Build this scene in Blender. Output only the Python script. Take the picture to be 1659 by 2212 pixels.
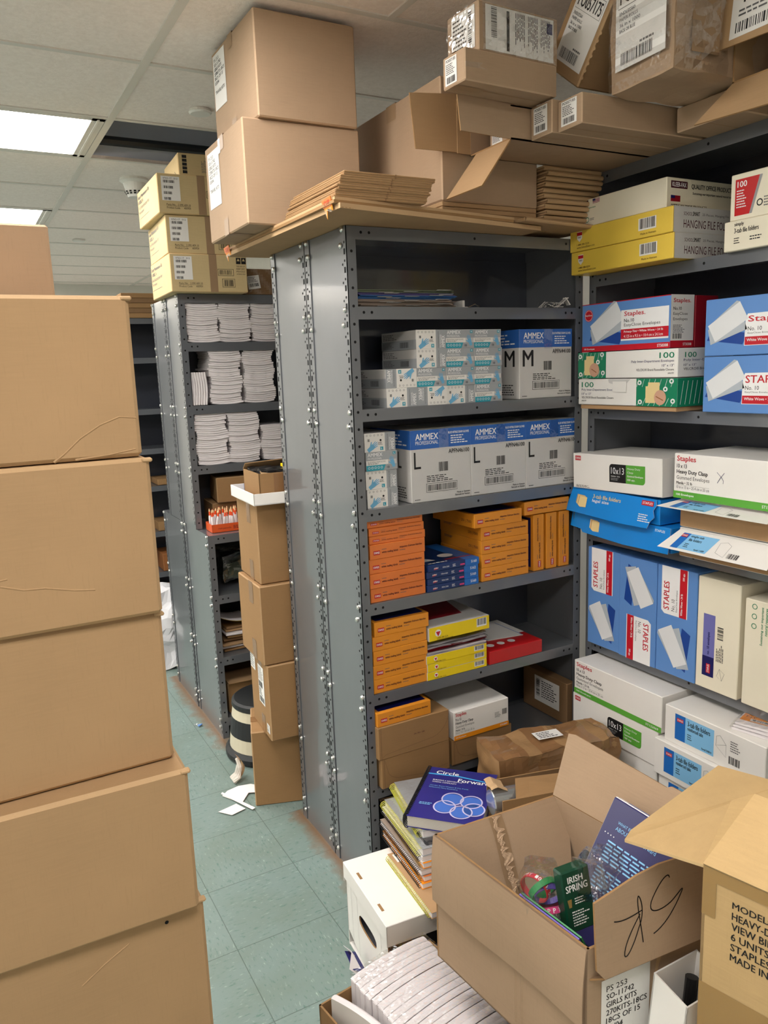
import bpy, math, random
from mathutils import Vector, Matrix
random.seed(7)
for o in list(bpy.data.objects): bpy.data.objects.remove(o)
SC = bpy.context.scene
COL = SC.collection

# ---------------------------------------------------------------- camera
cam_d = bpy.data.cameras.new('camera'); cam = bpy.data.objects.new('camera', cam_d); COL.objects.link(cam)
cam_d.sensor_fit = 'HORIZONTAL'; cam_d.sensor_width = 36.0
cam_d.lens = 1683.2 / 1659.0 * 36.0
cam_d.clip_start = 0.05; cam_d.clip_end = 60
YAW, PITCH, ROLL = 0.49839, 0.18081, -0.036706
fw = Vector((math.sin(YAW)*math.cos(PITCH), math.cos(YAW)*math.cos(PITCH), -math.sin(PITCH)))
rt = Vector((math.cos(YAW), -math.sin(YAW), 0)); up = rt.cross(fw)
r2 = rt*math.cos(ROLL) + up*math.sin(ROLL); u2 = -rt*math.sin(ROLL) + up*math.cos(ROLL)
cam.matrix_world = Matrix(((r2.x, u2.x, -fw.x, 0), (r2.y, u2.y, -fw.y, 0), (r2.z, u2.z, -fw.z, 1.7), (0, 0, 0, 1)))
SC.camera = cam

# ---------------------------------------------------------------- world, light levels, exposure
W = bpy.data.worlds.new('world'); SC.world = W; W.use_nodes = True
W.node_tree.nodes['Background'].inputs[0].default_value = (1.0, 0.96, 0.9, 1)
W.node_tree.nodes['Background'].inputs[1].default_value = 0.3
LAMP = 8.5
SC.view_settings.view_transform = 'Standard'; SC.view_settings.look = 'None'
SC.view_settings.gamma = 1; SC.view_settings.use_curve_mapping = False
SC.view_settings.exposure = 1.22

# ---------------------------------------------------------------- materials
def lin(c):
    f = lambda v: (v/12.92 if v <= .04045 else ((v+.055)/1.055)**2.4)
    return tuple(f(x/255.0) for x in c) + (1,)
MATS = {}
def newmat(n):
    m = bpy.data.materials.new(n); m.use_nodes = True; MATS[n] = m
    nt = m.node_tree; b = nt.nodes['Principled BSDF']
    return m, nt, b
def N(nt, t, **kw):
    n = nt.nodes.new(t)
    for k, v in kw.items(): setattr(n, k, v)
    return n
def coords(nt, scale=(1,1,1), kind='Object'):
    tc = N(nt, 'ShaderNodeTexCoord'); mp = N(nt, 'ShaderNodeMapping'); mp.inputs['Scale'].default_value = scale
    nt.links.new(tc.outputs[kind], mp.inputs[0]); return mp.outputs[0]
def mixc(nt, fac, a, b):
    m = N(nt, 'ShaderNodeMix'); m.data_type = 'RGBA'
    for s, v in ((m.inputs[0], fac), (m.inputs[6], a), (m.inputs[7], b)):
        if hasattr(v, 'links'): nt.links.new(v, s)
        else: s.default_value = v
    return m.outputs[2]
def ramp(nt, fac, a, b):
    r = N(nt, 'ShaderNodeMapRange'); r.inputs[1].default_value = a; r.inputs[2].default_value = b
    nt.links.new(fac, r.inputs[0]); return r.outputs[0]
def noise(nt, vec, sc, det=3, rough=.55):
    n = N(nt, 'ShaderNodeTexNoise'); n.inputs['Scale'].default_value = sc; n.inputs['Detail'].default_value = det; n.inputs['Roughness'].default_value = rough
    nt.links.new(vec, n.inputs['Vector']); return n.outputs[0]
def bump(nt, b, h, st, dist=.002):
    bp = N(nt, 'ShaderNodeBump'); bp.inputs['Strength'].default_value = st; bp.inputs['Distance'].default_value = dist
    nt.links.new(h, bp.inputs['Height']); nt.links.new(bp.outputs[0], b.inputs['Normal'])
def plain(n, rgb, rough=.5, metal=0, spec=.4):
    m, nt, b = newmat(n)
    v = coords(nt); f = noise(nt, v, 9)
    c = lin(rgb); d = tuple(x*.9 for x in c[:3])+(1,)
    nt.links.new(mixc(nt, f, c, d), b.inputs['Base Color'])
    b.inputs['Roughness'].default_value = rough; b.inputs['Metallic'].default_value = metal
    b.inputs['Specular IOR Level'].default_value = spec
    return m
def card(n, rgb, rough=.82, streak=.055, wave=0.0):
    m, nt, b = newmat(n)
    v1 = coords(nt, (6, 6, 90)); v2 = coords(nt, (1, 1, 1)); 
    f1 = noise(nt, v1, 3, 4, .7); f2 = noise(nt, v2, 4, 3, .6); f3 = noise(nt, coords(nt, (60, 60, 4)), 6, 3, .7)
    c = lin(rgb); d = tuple(x*(1-streak*2.0) for x in c[:3])+(1,); e = tuple(min(1, x*(1+streak*.8)) for x in c[:3])+(1,)
    k = mixc(nt, ramp(nt, f1, .3, .7), c, d)
    k = mixc(nt, ramp(nt, f2, .35, .75), k, e)
    k2 = mixc(nt, ramp(nt, f3, .55, .8), k, d)
    nt.links.new(k2, b.inputs['Base Color'])
    b.inputs['Roughness'].default_value = rough; b.inputs['Specular IOR Level'].default_value = .25
    bump(nt, b, f2, .35, .004)
    return m
card('kraft cardboard', (170, 138, 102), streak=.05); card('kraft cardboard edge', (188, 156, 118), streak=.05); card('grey kraft cardboard', (168, 142, 116)); card('grey kraft edge', (188, 160, 132))
card('yellow kraft cardboard', (188, 158, 112)); card('yellow kraft edge', (204, 174, 128)); card('tan printed cardboard', (200, 178, 134))
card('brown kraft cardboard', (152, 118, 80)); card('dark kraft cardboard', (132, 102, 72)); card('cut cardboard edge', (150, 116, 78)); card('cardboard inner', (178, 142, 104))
plain('packing tape', (152, 124, 94), .5, spec=.4); plain('yellow packing tape', (156, 124, 76), .25, spec=.6)
plain('brown packing tape', (140, 104, 70), .2, spec=.6)
plain('white card', (236, 233, 228), .42); plain('white card grey', (205, 203, 200), .5); plain('label paper', (232, 230, 226), .75)
plain('white paper', (236, 230, 232), .6); plain('cream card', (236, 228, 206), .5); plain('paper edge', (214, 208, 198), .7); plain('off white tape', (222,214,196), .3)
plain('black ink', (22, 22, 24), .5); plain('grey ink', (96, 96, 98), .5); plain('light grey ink', (150, 150, 152), .5); plain('red ink', (196, 22, 40), .4)
plain('crimson card', (150, 16, 34), .4); plain('red card', (196, 30, 34), .3); plain('white ink', (240, 240, 240), .45)
plain('sky blue print', (96, 142, 206), .35); plain('mid blue print', (34, 108, 190), .35); plain('cyan blue print', (22, 136, 222), .3); plain('pale blue print', (134, 194, 236), .35)
plain('glove case blue', (46, 100, 180), .4); plain('glove case white', (204, 202, 200), .5); plain('glove hand blue', (112, 178, 216), .4); plain('teal print', (52, 160, 180), .4); plain('silver print', (164, 168, 172), .4)
plain('navy print', (26, 52, 104), .3); plain('dark navy print', (24, 24, 92), .35); plain('lilac print', (112, 112, 178), .35); plain('deep blue print', (30,70,150), .3)
plain('orange card', (226, 124, 58), .35); plain('amber card', (230, 148, 44), .35); plain('yellow card', (232, 198, 78), .4); plain('lemon card', (246, 216, 20), .4); plain('orange print', (242, 150, 30), .35)
plain('green print', (92, 168, 62), .35); plain('dark green print', (22, 128, 92), .35); plain('soap green', (14, 62, 44), .3); plain('envelope print', (224, 226, 228), .5); plain('envelope shade print', (178, 186, 194), .5)
plain('maroon print', (72, 20, 36), .4); plain('taupe folder', (150, 134, 122), .6); plain('blue folder', (50, 100, 160), .6); plain('purple folder', (88, 80, 130), .6); plain('green folder', (110, 120, 96), .6)
plain('book indigo', (44, 44, 126), .28); plain('book indigo dark', (46, 44, 92), .28); plain('book circle blue', (70, 112, 200), .3); plain('book circle lilac', (196, 190, 226), .35); plain('book stripe cyan', (70, 170, 236), .3)
plain('black plastic', (26, 26, 28), .3); plain('dark plastic', (44, 46, 50), .35); plain('rubber black', (30, 32, 34), .5); plain('stool beige', (204, 196, 172), .4)
plain('yellow coil', (216, 214, 84), .3); plain('gold coil', (190, 160, 96), .35, .6); plain('dark coil', (24, 24, 30), .3)
plain('orange pencil', (238, 84, 34), .35); plain('pencil wood', (230, 200, 150), .6); plain('orange box card', (222, 92, 44), .35)
plain('manila', (232, 208, 150), .6); plain('skin print', (206, 160, 134), .5)
plain('zinc bolt', (210, 210, 206), .22, .9, .6); plain('hole dark', (14, 15, 17), .9); plain('silver roll', (190, 194, 198), .2, .8)
plain('pink rubber', (214, 70, 130), .4); plain('red rubber', (206, 40, 60), .4); plain('green rubber', (40, 130, 70), .4); plain('purple rubber', (90, 70, 160), .4)
plain('ceiling bar paint', (222, 216, 208), .5); plain('cap white', (236, 232, 226), .45); plain('plenum dark', (196, 202, 214), .9); plain('wall paint', (226, 222, 214), .8)
plain('wood brown', (150, 96, 54), .5); plain('orange plastic', (226,140,50), .4); plain('white bag', (214, 214, 218), .35)

def metal(n, rgb, rough):
    m, nt, b = newmat(n)
    f = noise(nt, coords(nt, (1, 1, .6)), 2.2, 4, .6); g = noise(nt, coords(nt), 60, 3, .6)
    c = lin(rgb); d = tuple(x*.82 for x in c[:3])+(1,)
    nt.links.new(mixc(nt, ramp(nt, f, .35, .7), c, d), b.inputs['Base Color'])
    b.inputs['Metallic'].default_value = 0.0; b.inputs['Specular IOR Level'].default_value = .7
    b.inputs['Roughness'].default_value = rough
    nt.links.new(ramp(nt, f, -1.5 + rough*2, 3.2), b.inputs['Roughness']) if False else None
    b.inputs['Coat Weight'].default_value = .8; b.inputs['Coat Roughness'].default_value = .08
    bump(nt, b, f, .15, .01)
    return m
metal('grey painted steel', (97, 100, 105), .34); metal('shade toned steel', (42, 47, 60), .42)  # second steel: navy shade of the shelf interiors put into its colour

# ceiling tile
m, nt, b = newmat('ceiling tile')
f = noise(nt, coords(nt), 55, 4, .7); f2 = noise(nt, coords(nt), 1.2, 2)
nt.links.new(mixc(nt, ramp(nt, f, .35, .7), lin((247, 236, 229)), lin((236, 224, 216))), b.inputs['Base Color'])
b.inputs['Roughness'].default_value = .9; bump(nt, b, f, .6, .004)
# lamp diffuser
m, nt, b = newmat('lamp diffuser')
f = noise(nt, coords(nt, (1, 3, 1)), 3, 3)
b.inputs['Base Color'].default_value = (.9, .9, .9, 1)
em = mixc(nt, ramp(nt, f, .3, .7), (1.0, .945, .88, 1), (.98, .94, .91, 1))
nt.links.new(em, b.inputs['Emission Color']); b.inputs['Emission Strength'].default_value = LAMP
# floor
m, nt, b = newmat('vinyl floor tile')
tc = N(nt, 'ShaderNodeTexCoord'); sx = N(nt, 'ShaderNodeSeparateXYZ'); nt.links.new(tc.outputs['Object'], sx.inputs[0])
def M1(op, a, bb=None, c=None):
    n = N(nt, 'ShaderNodeMath', operation=op)
    for i, v in enumerate((a, bb, c)):
        if v is None: continue
        if hasattr(v, 'links'): nt.links.new(v, n.inputs[i])
        else: n.inputs[i].default_value = v
    return n.outputs[0]
T = .3048
ux = M1('DIVIDE', M1('SUBTRACT', sx.outputs[0], .561-T*40), T); uy = M1('DIVIDE', M1('SUBTRACT', sx.outputs[1], 2.052-T*40), T)
fx = M1('FRACT', ux); fy = M1('FRACT', uy); ix = M1('FLOOR', ux); iy = M1('FLOOR', uy)
ex = M1('MINIMUM', fx, M1('SUBTRACT', 1, fx)); ey = M1('MINIMUM', fy, M1('SUBTRACT', 1, fy)); e = M1('MINIMUM', ex, ey)
seam = M1('LESS_THAN', e, .0045)
chk = M1('MODULO', M1('ADD', ix, iy), 2)
va = N(nt, 'ShaderNodeMapping'); va.inputs['Scale'].default_value = (28, 100, 1); nt.links.new(tc.outputs['Object'], va.inputs[0])
vb = N(nt, 'ShaderNodeMapping'); vb.inputs['Scale'].default_value = (100, 28, 1); nt.links.new(tc.outputs['Object'], vb.inputs[0])
mv = N(nt, 'ShaderNodeMix'); mv.data_type = 'VECTOR'; nt.links.new(chk, mv.inputs[0]); nt.links.new(va.outputs[0], mv.inputs[4]); nt.links.new(vb.outputs[0], mv.inputs[5])
sn = noise(nt, mv.outputs[1], 1.3, 3, .6); big = noise(nt, tc.outputs['Object'], 5, 3)
wn = N(nt, 'ShaderNodeTexWhiteNoise'); cmb = N(nt, 'ShaderNodeCombineXYZ'); nt.links.new(ix, cmb.inputs[0]); nt.links.new(iy, cmb.inputs[1]); nt.links.new(cmb.outputs[0], wn.inputs[0])
base = mixc(nt, M1('MULTIPLY', wn.outputs[0], .5), lin((124, 142, 138)), lin((115, 134, 131)))
base = mixc(nt, ramp(nt, big, .35, .7), base, lin((114, 130, 122)))
base = mixc(nt, ramp(nt, sn, .62, .76), base, lin((160, 178, 170)))
base = mixc(nt, ramp(nt, sn, .42, .33), base, lin((92, 120, 112)))
base = mixc(nt, M1('MULTIPLY', seam, .65), base, lin((62, 76, 70)))
# rust stains around the bases of the steel units
far = M1('GREATER_THAN', sx.outputs[1], 3.0)
dx = M1('ABSOLUTE', M1('SUBTRACT', sx.outputs[0], M1('SUBTRACT', 1.012, M1('MULTIPLY', far, .070)))); rn = noise(nt, tc.outputs['Object'], 14, 4)
near = M1('SUBTRACT', 1, M1('DIVIDE', dx, M1('MULTIPLY', M1('MULTIPLY', rn, rn), .20))); near = M1('MAXIMUM', near, 0)
ya = M1('GREATER_THAN', sx.outputs[1], 1.98); yb = M1('LESS_THAN', sx.outputs[1], 2.66); yc = M1('GREATER_THAN', sx.outputs[1], 3.3); yd = M1('LESS_THAN', sx.outputs[1], 4.35)
msk = M1('MAXIMUM', M1('MULTIPLY', ya, yb), M1('MULTIPLY', yc, yd))
base = mixc(nt, M1('MULTIPLY', M1('MULTIPLY', near, msk), .8), base, lin((120, 78, 40)))
nt.links.new(base, b.inputs['Base Color']); b.inputs['Roughness'].default_value = .38; b.inputs['Specular IOR Level'].default_value = .45
bump(nt, b, big, .1, .004)
# clear film
def film(n, tint, mixf):
    m, nt, b = newmat(n)
    tr = N(nt, 'ShaderNodeBsdfTransparent'); tr.inputs[0].default_value = (*tint, 1)
    gl = N(nt, 'ShaderNodeBsdfGlossy'); gl.inputs['Roughness'].default_value = .12; gl.inputs['Color'].default_value = (.95, .95, .95, 1)
    lw = N(nt, 'ShaderNodeLayerWeight'); lw.inputs[0].default_value = .35
    f = noise(nt, coords(nt), 28, 2); bp = N(nt, 'ShaderNodeBump'); bp.inputs['Strength'].default_value = .45; bp.inputs['Distance'].default_value = .01
    nt.links.new(f, bp.inputs['Height']); nt.links.new(bp.outputs[0], gl.inputs['Normal']); nt.links.new(bp.outputs[0], lw.inputs['Normal'])
    mp = N(nt, 'ShaderNodeMapRange'); mp.inputs[3].default_value = mixf; mp.inputs[4].default_value = .6; nt.links.new(lw.outputs['Facing'], mp.inputs[0])
    mx = N(nt, 'ShaderNodeMixShader'); nt.links.new(mp.outputs[0], mx.inputs[0]); nt.links.new(tr.outputs[0], mx.inputs[1]); nt.links.new(gl.outputs[0], mx.inputs[2])
    nt.links.new(mx.outputs[0], nt.nodes['Material Output'].inputs[0])
film('clear film', (.97, .97, .97), .04); film('grey film', (.75, .76, .78), .2)

# ---------------------------------------------------------------- text cache
TXT = {}
def glyphs(s, bold):
    k = (s, bold)
    if k not in TXT:
        cu = bpy.data.curves.new('t', 'FONT'); cu.body = s; cu.size = 1; cu.resolution_u = 2; cu.offset = 0.0
        ob = bpy.data.objects.new('t', cu); me = bpy.data.meshes.new_from_object(ob)
        vs = [tuple(v.co[:2]) for v in me.vertices]; fs = [tuple(p.vertices) for p in me.polygons]
        bpy.data.objects.remove(ob); bpy.data.curves.remove(cu); bpy.data.meshes.remove(me)
        xs = [v[0] for v in vs] or [0]; ys = [v[1] for v in vs] or [0]
        TXT[k] = (vs, fs, min(xs), min(ys), max(xs), max(ys))
    return TXT[k]

# ---------------------------------------------------------------- mesh builder
class Fr:
    """A flat frame on a face: (a, b) -> o + u*a + v*b, normal u x v."""
    def __init__(s, o, u, v):
        s.o = Vector(o); s.u = Vector(u).normalized(); s.v = Vector(v).normalized(); s.n = s.u.cross(s.v).normalized()
    def p(s, a, b, l=0): return s.o + s.u*a + s.v*b + s.n*l
    def rot(s, a0, b0, deg):
        """sub-frame with its origin at (a0, b0), turned counter-clockwise"""
        r = math.radians(deg); u = s.u*math.cos(r) + s.v*math.sin(r); v = -s.u*math.sin(r) + s.v*math.cos(r)
        return Fr(s.p(a0, b0), u, v)
L1, L2, L3, L4 = .0004, .0007, .0010, .0013
class G:
    def __init__(s): s.v = []; s.f = []; s.m = []; s.names = []
    def mi(s, n):
        if n not in s.names: s.names.append(n)
        return s.names.index(n)
    def add(s, vs, fs, mat):
        k = len(s.v); s.v += [tuple(v) for v in vs]; i = s.mi(mat)
        for f in fs: s.f.append(tuple(k+j for j in f)); s.m.append(i)
    def box(s, a, b, mat, ch=0.0, em=None):
        x0, y0, z0 = a; x1, y1, z1 = b
        if ch <= 0:
            vs = [(x, y, z) for z in (z0, z1) for y in (y0, y1) for x in (x0, x1)]
            s.add(vs, [(0,2,3,1), (4,5,7,6), (0,1,5,4), (2,6,7,3), (0,4,6,2), (1,3,7,5)], mat); return
        c = ch; idx = {}; vs = []
        def V(i, j, k, ax):
            key = (i, j, k, ax)
            if key not in idx:
                p = [(x0, x1)[i], (y0, y1)[j], (z0, z1)[k]]
                for q, t in enumerate((i, j, k)):
                    if q != ax: p[q] += c if t == 0 else -c
                idx[key] = len(vs); vs.append(p)
            return idx[key]
        fs = []
        for ax in range(3):
            o = [q for q in range(3) if q != ax]
            for side in (0, 1):
                q = []
                for t in ((0,0), (1,0), (1,1), (0,1)):
                    k = [0,0,0]; k[ax] = side; k[o[0]] = t[0]; k[o[1]] = t[1]; q.append(V(*k, ax))
                flip = (ax == 1) ^ (side == 0)
                fs.append(tuple(reversed(q)) if flip else tuple(q))
        big = fs[:]; fs = []
        for ax in range(3):   # edges parallel to ax
            o = [q for q in range(3) if q != ax]
            for t in ((0,0), (1,0), (1,1), (0,1)):
                ks = []
                for e in (0, 1):
                    k = [0,0,0]; k[ax] = e; k[o[0]] = t[0]; k[o[1]] = t[1]; ks.append(k)
                fs.append((V(*ks[0], o[0]), V(*ks[1], o[0]), V(*ks[1], o[1]), V(*ks[0], o[1])))
        for i in (0,1):
            for j in (0,1):
                for k in (0,1): fs.append((V(i,j,k,0), V(i,j,k,1), V(i,j,k,2)))
        if em:
            k0 = len(s.v); s.add(vs, big, mat); i = s.mi(em); s.f += [tuple(k0+j for j in f) for f in fs]; s.m += [i]*len(fs)
        else: s.add(vs, big+fs, mat)
    def slab(s, pts, th, mat, edge=None):
        """flat panel through the corner points, thickness th on the side of -normal"""
        P = [Vector(p) for p in pts]; n = (P[1]-P[0]).cross(P[-1]-P[0]).normalized(); k = len(P)
        Q = [p - n*th for p in P]
        s.add(P, [tuple(range(k))], mat); s.add(Q, [tuple(reversed(range(k)))], mat)
        s.add(P+Q, [(i, k+i, k+(i+1) % k, (i+1) % k) for i in range(k)], edge or mat)
    def grid(s, fn, nu, nv, mat, closed=False):
        vs = [fn(i/nu, j/nv) for j in range(nv+1) for i in range(nu+1)]
        s.add(vs, [(j*(nu+1)+i, j*(nu+1)+i+1, (j+1)*(nu+1)+i+1, (j+1)*(nu+1)+i) for j in range(nv) for i in range(nu)], mat)
    def tube(s, pts, r, mat, k=6, close=False):
        P = [Vector(p) for p in pts]; n = len(P); vs = []
        for i, p in enumerate(P):
            t = (P[(i+1) % n] - P[i-1]) if close else (P[min(i+1, n-1)] - P[max(i-1, 0)])
            t.normalize(); a = t.cross(Vector((0,0,1)));
            if a.length < .01: a = t.cross(Vector((1,0,0)))
            a.normalize(); b = t.cross(a); rr = r[i] if isinstance(r, (list, tuple)) else r
            for j in range(k):
                g = 2*math.pi*j/k; vs.append(p + a*math.cos(g)*rr + b*math.sin(g)*rr)
        fs = [(i*k+j, i*k+(j+1) % k, ((i+1) % n)*k+(j+1) % k, ((i+1) % n)*k+j) for i in range(n if close else n-1) for j in range(k)]
        if not close: fs += [tuple(reversed(range(k))), tuple((n-1)*k+j for j in range(k))]
        s.add(vs, fs, mat)
    def lathe(s, c, prof, mat, k=24, ax=2):
        vs = []
        for r, z in prof:
            for j in range(k):
                g = 2*math.pi*j/k; p = [0,0,0]; p[(ax+1) % 3] = r*math.cos(g); p[(ax+2) % 3] = r*math.sin(g); p[ax] = z
                vs.append((c[0]+p[0], c[1]+p[1], c[2]+p[2]))
        n = len(prof); fs = [(i*k+j, i*k+(j+1) % k, (i+1)*k+(j+1) % k, (i+1)*k+j) for i in range(n-1) for j in range(k)]
        if prof[0][0] > 1e-5: fs.append(tuple(reversed(range(k))))
        if prof[-1][0] > 1e-5: fs.append(tuple((n-1)*k+j for j in range(k)))
        s.add(vs, fs, mat)
    # ---- printing on faces
    def poly(s, F, pts, mat, l=L1): s.add([F.p(a, b, l) for a, b in pts], [tuple(range(len(pts)))], mat)
    def rect(s, F, a0, b0, a1, b1, mat, l=L1): s.poly(F, ((a0,b0), (a1,b0), (a1,b1), (a0,b1)), mat, l)
    def text(s, F, t, a0, b0, a1, b1, mat='black ink', bold=False, l=L2):
        vs, fs, x0, y0, x1, y1 = glyphs(t, bold)
        if not fs: return
        sx = (a1-a0)/max(x1-x0, 1e-6); sy = (b1-b0)/max(y1-y0, 1e-6)
        s.add([F.p(a0+(x-x0)*sx, b0+(y-y0)*sy, l) for x, y in vs], fs, mat)
        if bold:
            o = (y1-y0)*sy*.045
            s.add([F.p(a0+o+(x-x0)*sx, b0+(y-y0)*sy, l+.00004) for x, y in vs], fs, mat); s.add([F.p(a0+o*.5+(x-x0)*sx, b0+o*.5+(y-y0)*sy, l+.00008) for x, y in vs], fs, mat)
    def bars(s, F, a0, b0, a1, b1, mat='black ink', n=26, l=L2, vert=True):
        R = random.Random(n*7+1); w = (a1-a0) if vert else (b1-b0); x = 0; st = w/n
        while x < w-st*.3:
            t = st*R.choice((.35, .35, .6, 1.0)); t = min(t, w-x)
            if vert: s.rect(F, a0+x, b0, a0+x+t, b1, mat, l)
            else: s.rect(F, a0, b0+x, a1, b0+x+t, mat, l)
            x += t + st*R.choice((.4, .5, .8))
    def fine(s, F, a0, b0, a1, b1, rows, mat='grey ink', l=L2, seed=3):
        """rows of small print too small to read: word-length dashes"""
        R = random.Random(seed); h = (b1-b0)/rows
        for r in range(rows):
            y = b1-(r+.75)*h; x = a0; end = a0+(a1-a0)*R.uniform(.65, 1)
            while x < end-(a1-a0)*.05:
                w = min((a1-a0)*R.uniform(.06, .18), end-x); s.rect(F, x, y, x+w, y+h*.42, mat, l); x += w+(a1-a0)*.03
    def disc(s, F, a, b, r, mat, l=L2, k=24, ry=None):
        ry = ry or r; s.poly(F, [(a+r*math.cos(2*math.pi*i/k), b+ry*math.sin(2*math.pi*i/k)) for i in range(k)], mat, l)
    def ring(s, F, a, b, r, w, mat, l=L2, k=36, a0=0, a1=360):
        vs = []; k2 = k
        for i in range(k2+1):
            g = math.radians(a0+(a1-a0)*i/k2)
            vs += [F.p(a+r*math.cos(g), b+r*math.sin(g), l), F.p(a+(r-w)*math.cos(g), b+(r-w)*math.sin(g), l)]
        s.add(vs, [(2*i+1, 2*i, 2*i+2, 2*i+3) for i in range(k2)], mat)
    def stroke(s, F, pts, w, mat, l=L2):
        n = len(pts); vs = []
        for i, (a, b) in enumerate(pts):
            p = pts[max(i-1, 0)]; q = pts[min(i+1, n-1)]; dx, dy = q[0]-p[0], q[1]-p[1]; d = math.hypot(dx, dy) or 1
            vs += [F.p(a-dy/d*w/2, b+dx/d*w/2, l), F.p(a+dy/d*w/2, b-dx/d*w/2, l)]
        s.add(vs, [(2*i, 2*i+1, 2*i+3, 2*i+2) for i in range(n-1)], mat)
    def warp(s, fn): s.v = [tuple(fn(Vector(v))) for v in s.v]
    def mesh(s, name):
        me = bpy.data.meshes.new(name); me.from_pydata(s.v, [], s.f)
        for n in s.names: me.materials.append(MATS[n])
        me.polygons.foreach_set('material_index', s.m); me.update(); return me
    def obj(s, name, parent=None):
        o = bpy.data.objects.new(name, s.mesh(name)); COL.objects.link(o)
        if parent: o.parent = parent
        return o
def faces(x0, y0, z0, x1, y1, z1):
    return {'F': Fr((x0,y0,z0), (1,0,0), (0,0,1)), 'L': Fr((x0,y1,z0), (0,-1,0), (0,0,1)), 'R': Fr((x1,y0,z0), (0,1,0), (0,0,1)),
            'T': Fr((x0,y0,z1), (1,0,0), (0,1,0)), 'K': Fr((x1,y1,z0), (-1,0,0), (0,0,1)), 'D': Fr((x0,y1,z0), (1,0,0), (0,-1,0))}
def tag(o, label, cat, group=None):
    o['label'] = label; o['category'] = cat
    if group: o['group'] = group
    return o
def place(o, loc, rz=0, rx=0, ry=0):
    o.location = loc; o.rotation_euler = (math.radians(rx), math.radians(ry), math.radians(rz)); return o
def root(name, label, cat, loc=(0,0,0), rz=0, group=None, rx=0, ry=0):
    o = bpy.data.objects.new(name, None); COL.objects.link(o); o.empty_display_size = .05
    place(o, loc, rz, rx, ry); return tag(o, label, cat, group)
def solo(g, name, label, cat, loc=(0,0,0), rz=0, group=None, rx=0, ry=0):
    o = g.obj(name); place(o, loc, rz, rx, ry); return tag(o, label, cat, group)
def struct(g, name):
    o = g.obj(name); o['kind'] = 'structure'; return o
def dup(src, loc, rz=None, label=None, group=None, rx=None, ry=None):
    c = src.copy(); COL.objects.link(c); c.location = loc
    e = c.rotation_euler
    if rz is not None: e.z = math.radians(rz)
    if rx is not None: e.x = math.radians(rx)
    if ry is not None: e.y = math.radians(ry)
    if label: c['label'] = label
    if group: c['group'] = group
    for ch in src.children:
        d = ch.copy(); COL.objects.link(d); d.parent = c
        for g2 in ch.children:
            q = g2.copy(); COL.objects.link(q); q.parent = d
    return c
# ================================================================ THE ROOM
ZC = 2.72
XL, XR, YF, YB = -6.2, 2.45, -1.25, 9.2
g = G(); g.box((XL-.1, YF-.1, -.1), (XR+.1, YB+.1, 0), 'vinyl floor tile'); struct(g, 'floor')
g = G(); g.box((XL-.1, YF, 0), (XL, YB, 3.2), 'wall paint'); struct(g, 'wall_left')
g = G(); g.box((XR, YF, 0), (XR+.1, YB, 3.2), 'wall paint'); struct(g, 'wall_right')
g = G(); g.box((XL, YB, 0), (XR, YB+.1, 3.2), 'wall paint'); struct(g, 'wall_back')
g = G(); g.box((XL, YF-.1, 0), (XR, YF, 3.2), 'wall paint'); struct(g, 'wall_front')
# ceiling cells: 1.22 wide in x, .617 deep in y
CX0, CY0, CW, CD = -.53, 2.80, 1.22, .617
xs = [XL] + [CX0+CW*i for i in range(-5, 4) if XL < CX0+CW*i < XR] + [XR]
ys = [YF] + [CY0+CD*j for j in range(-9, 12) if YF < CY0+CD*j < YB] + [YB]
LIT = []
gc = G(); gb = G()
for i in range(len(xs)-1):
    for j in range(len(ys)-1):
        x0, x1, y0, y1 = xs[i], xs[i+1], ys[j], ys[j+1]
        k = round((y0-CY0)/CD)
        if min(abs(x0-CX0), abs(x0-CX0+2*CW), abs(x0-CX0+4*CW)) < .01 and (k-1) % 3 == 0: LIT.append((x0, x1, y0, y1)); continue  # the columns further left are added, unseen, to bring light from that side
        if abs(x0-CX0-CW) < .01 and k == 1: HOLE = (x0, x1, y0, y1); continue
        gc.box((x0, y0, ZC), (x1, y1, ZC+.015), 'ceiling tile')
struct(gc, 'ceiling')
for x in xs[1:-1]: gb.box((x-.014, YF, ZC-.006), (x+.014, YB, ZC+.001), 'ceiling bar paint')
for y in ys[1:-1]:
    gb.box((XL, y-.012, ZC-.004), (XR, y+.012, ZC+.001), 'ceiling bar paint')
gb.box((1.256, YF, ZC-.005), (1.28, CY0-CD, ZC+.001), 'ceiling bar paint')
struct(gb, 'trim_1')
g = G(); x0, x1, y0, y1 = HOLE
g.box((XL, YF, ZC+.45), (XR, YB, ZC+.48), 'plenum dark')
g.box((x0-.05, y0-.02, ZC+.02), (x0-.02, y1+.02, ZC+.45), 'plenum dark'); g.box((x1+.02, y0-.02, ZC+.02), (x1+.05, y1+.02, ZC+.45), 'plenum dark')
g.box((x0-.05, y1+.02, ZC+.02), (x1+.05, y1+.05, ZC+.45), 'plenum dark'); g.box((x0-.05, y0-.05, ZC+.02), (x1+.05, y0-.02, ZC+.45), 'plenum dark')
g.tube([(x0, y1-.05, ZC+.07), (x1, y1-.05, ZC+.07)], .022, 'dark plastic', 8)
struct(g, 'trim_2')
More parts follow.
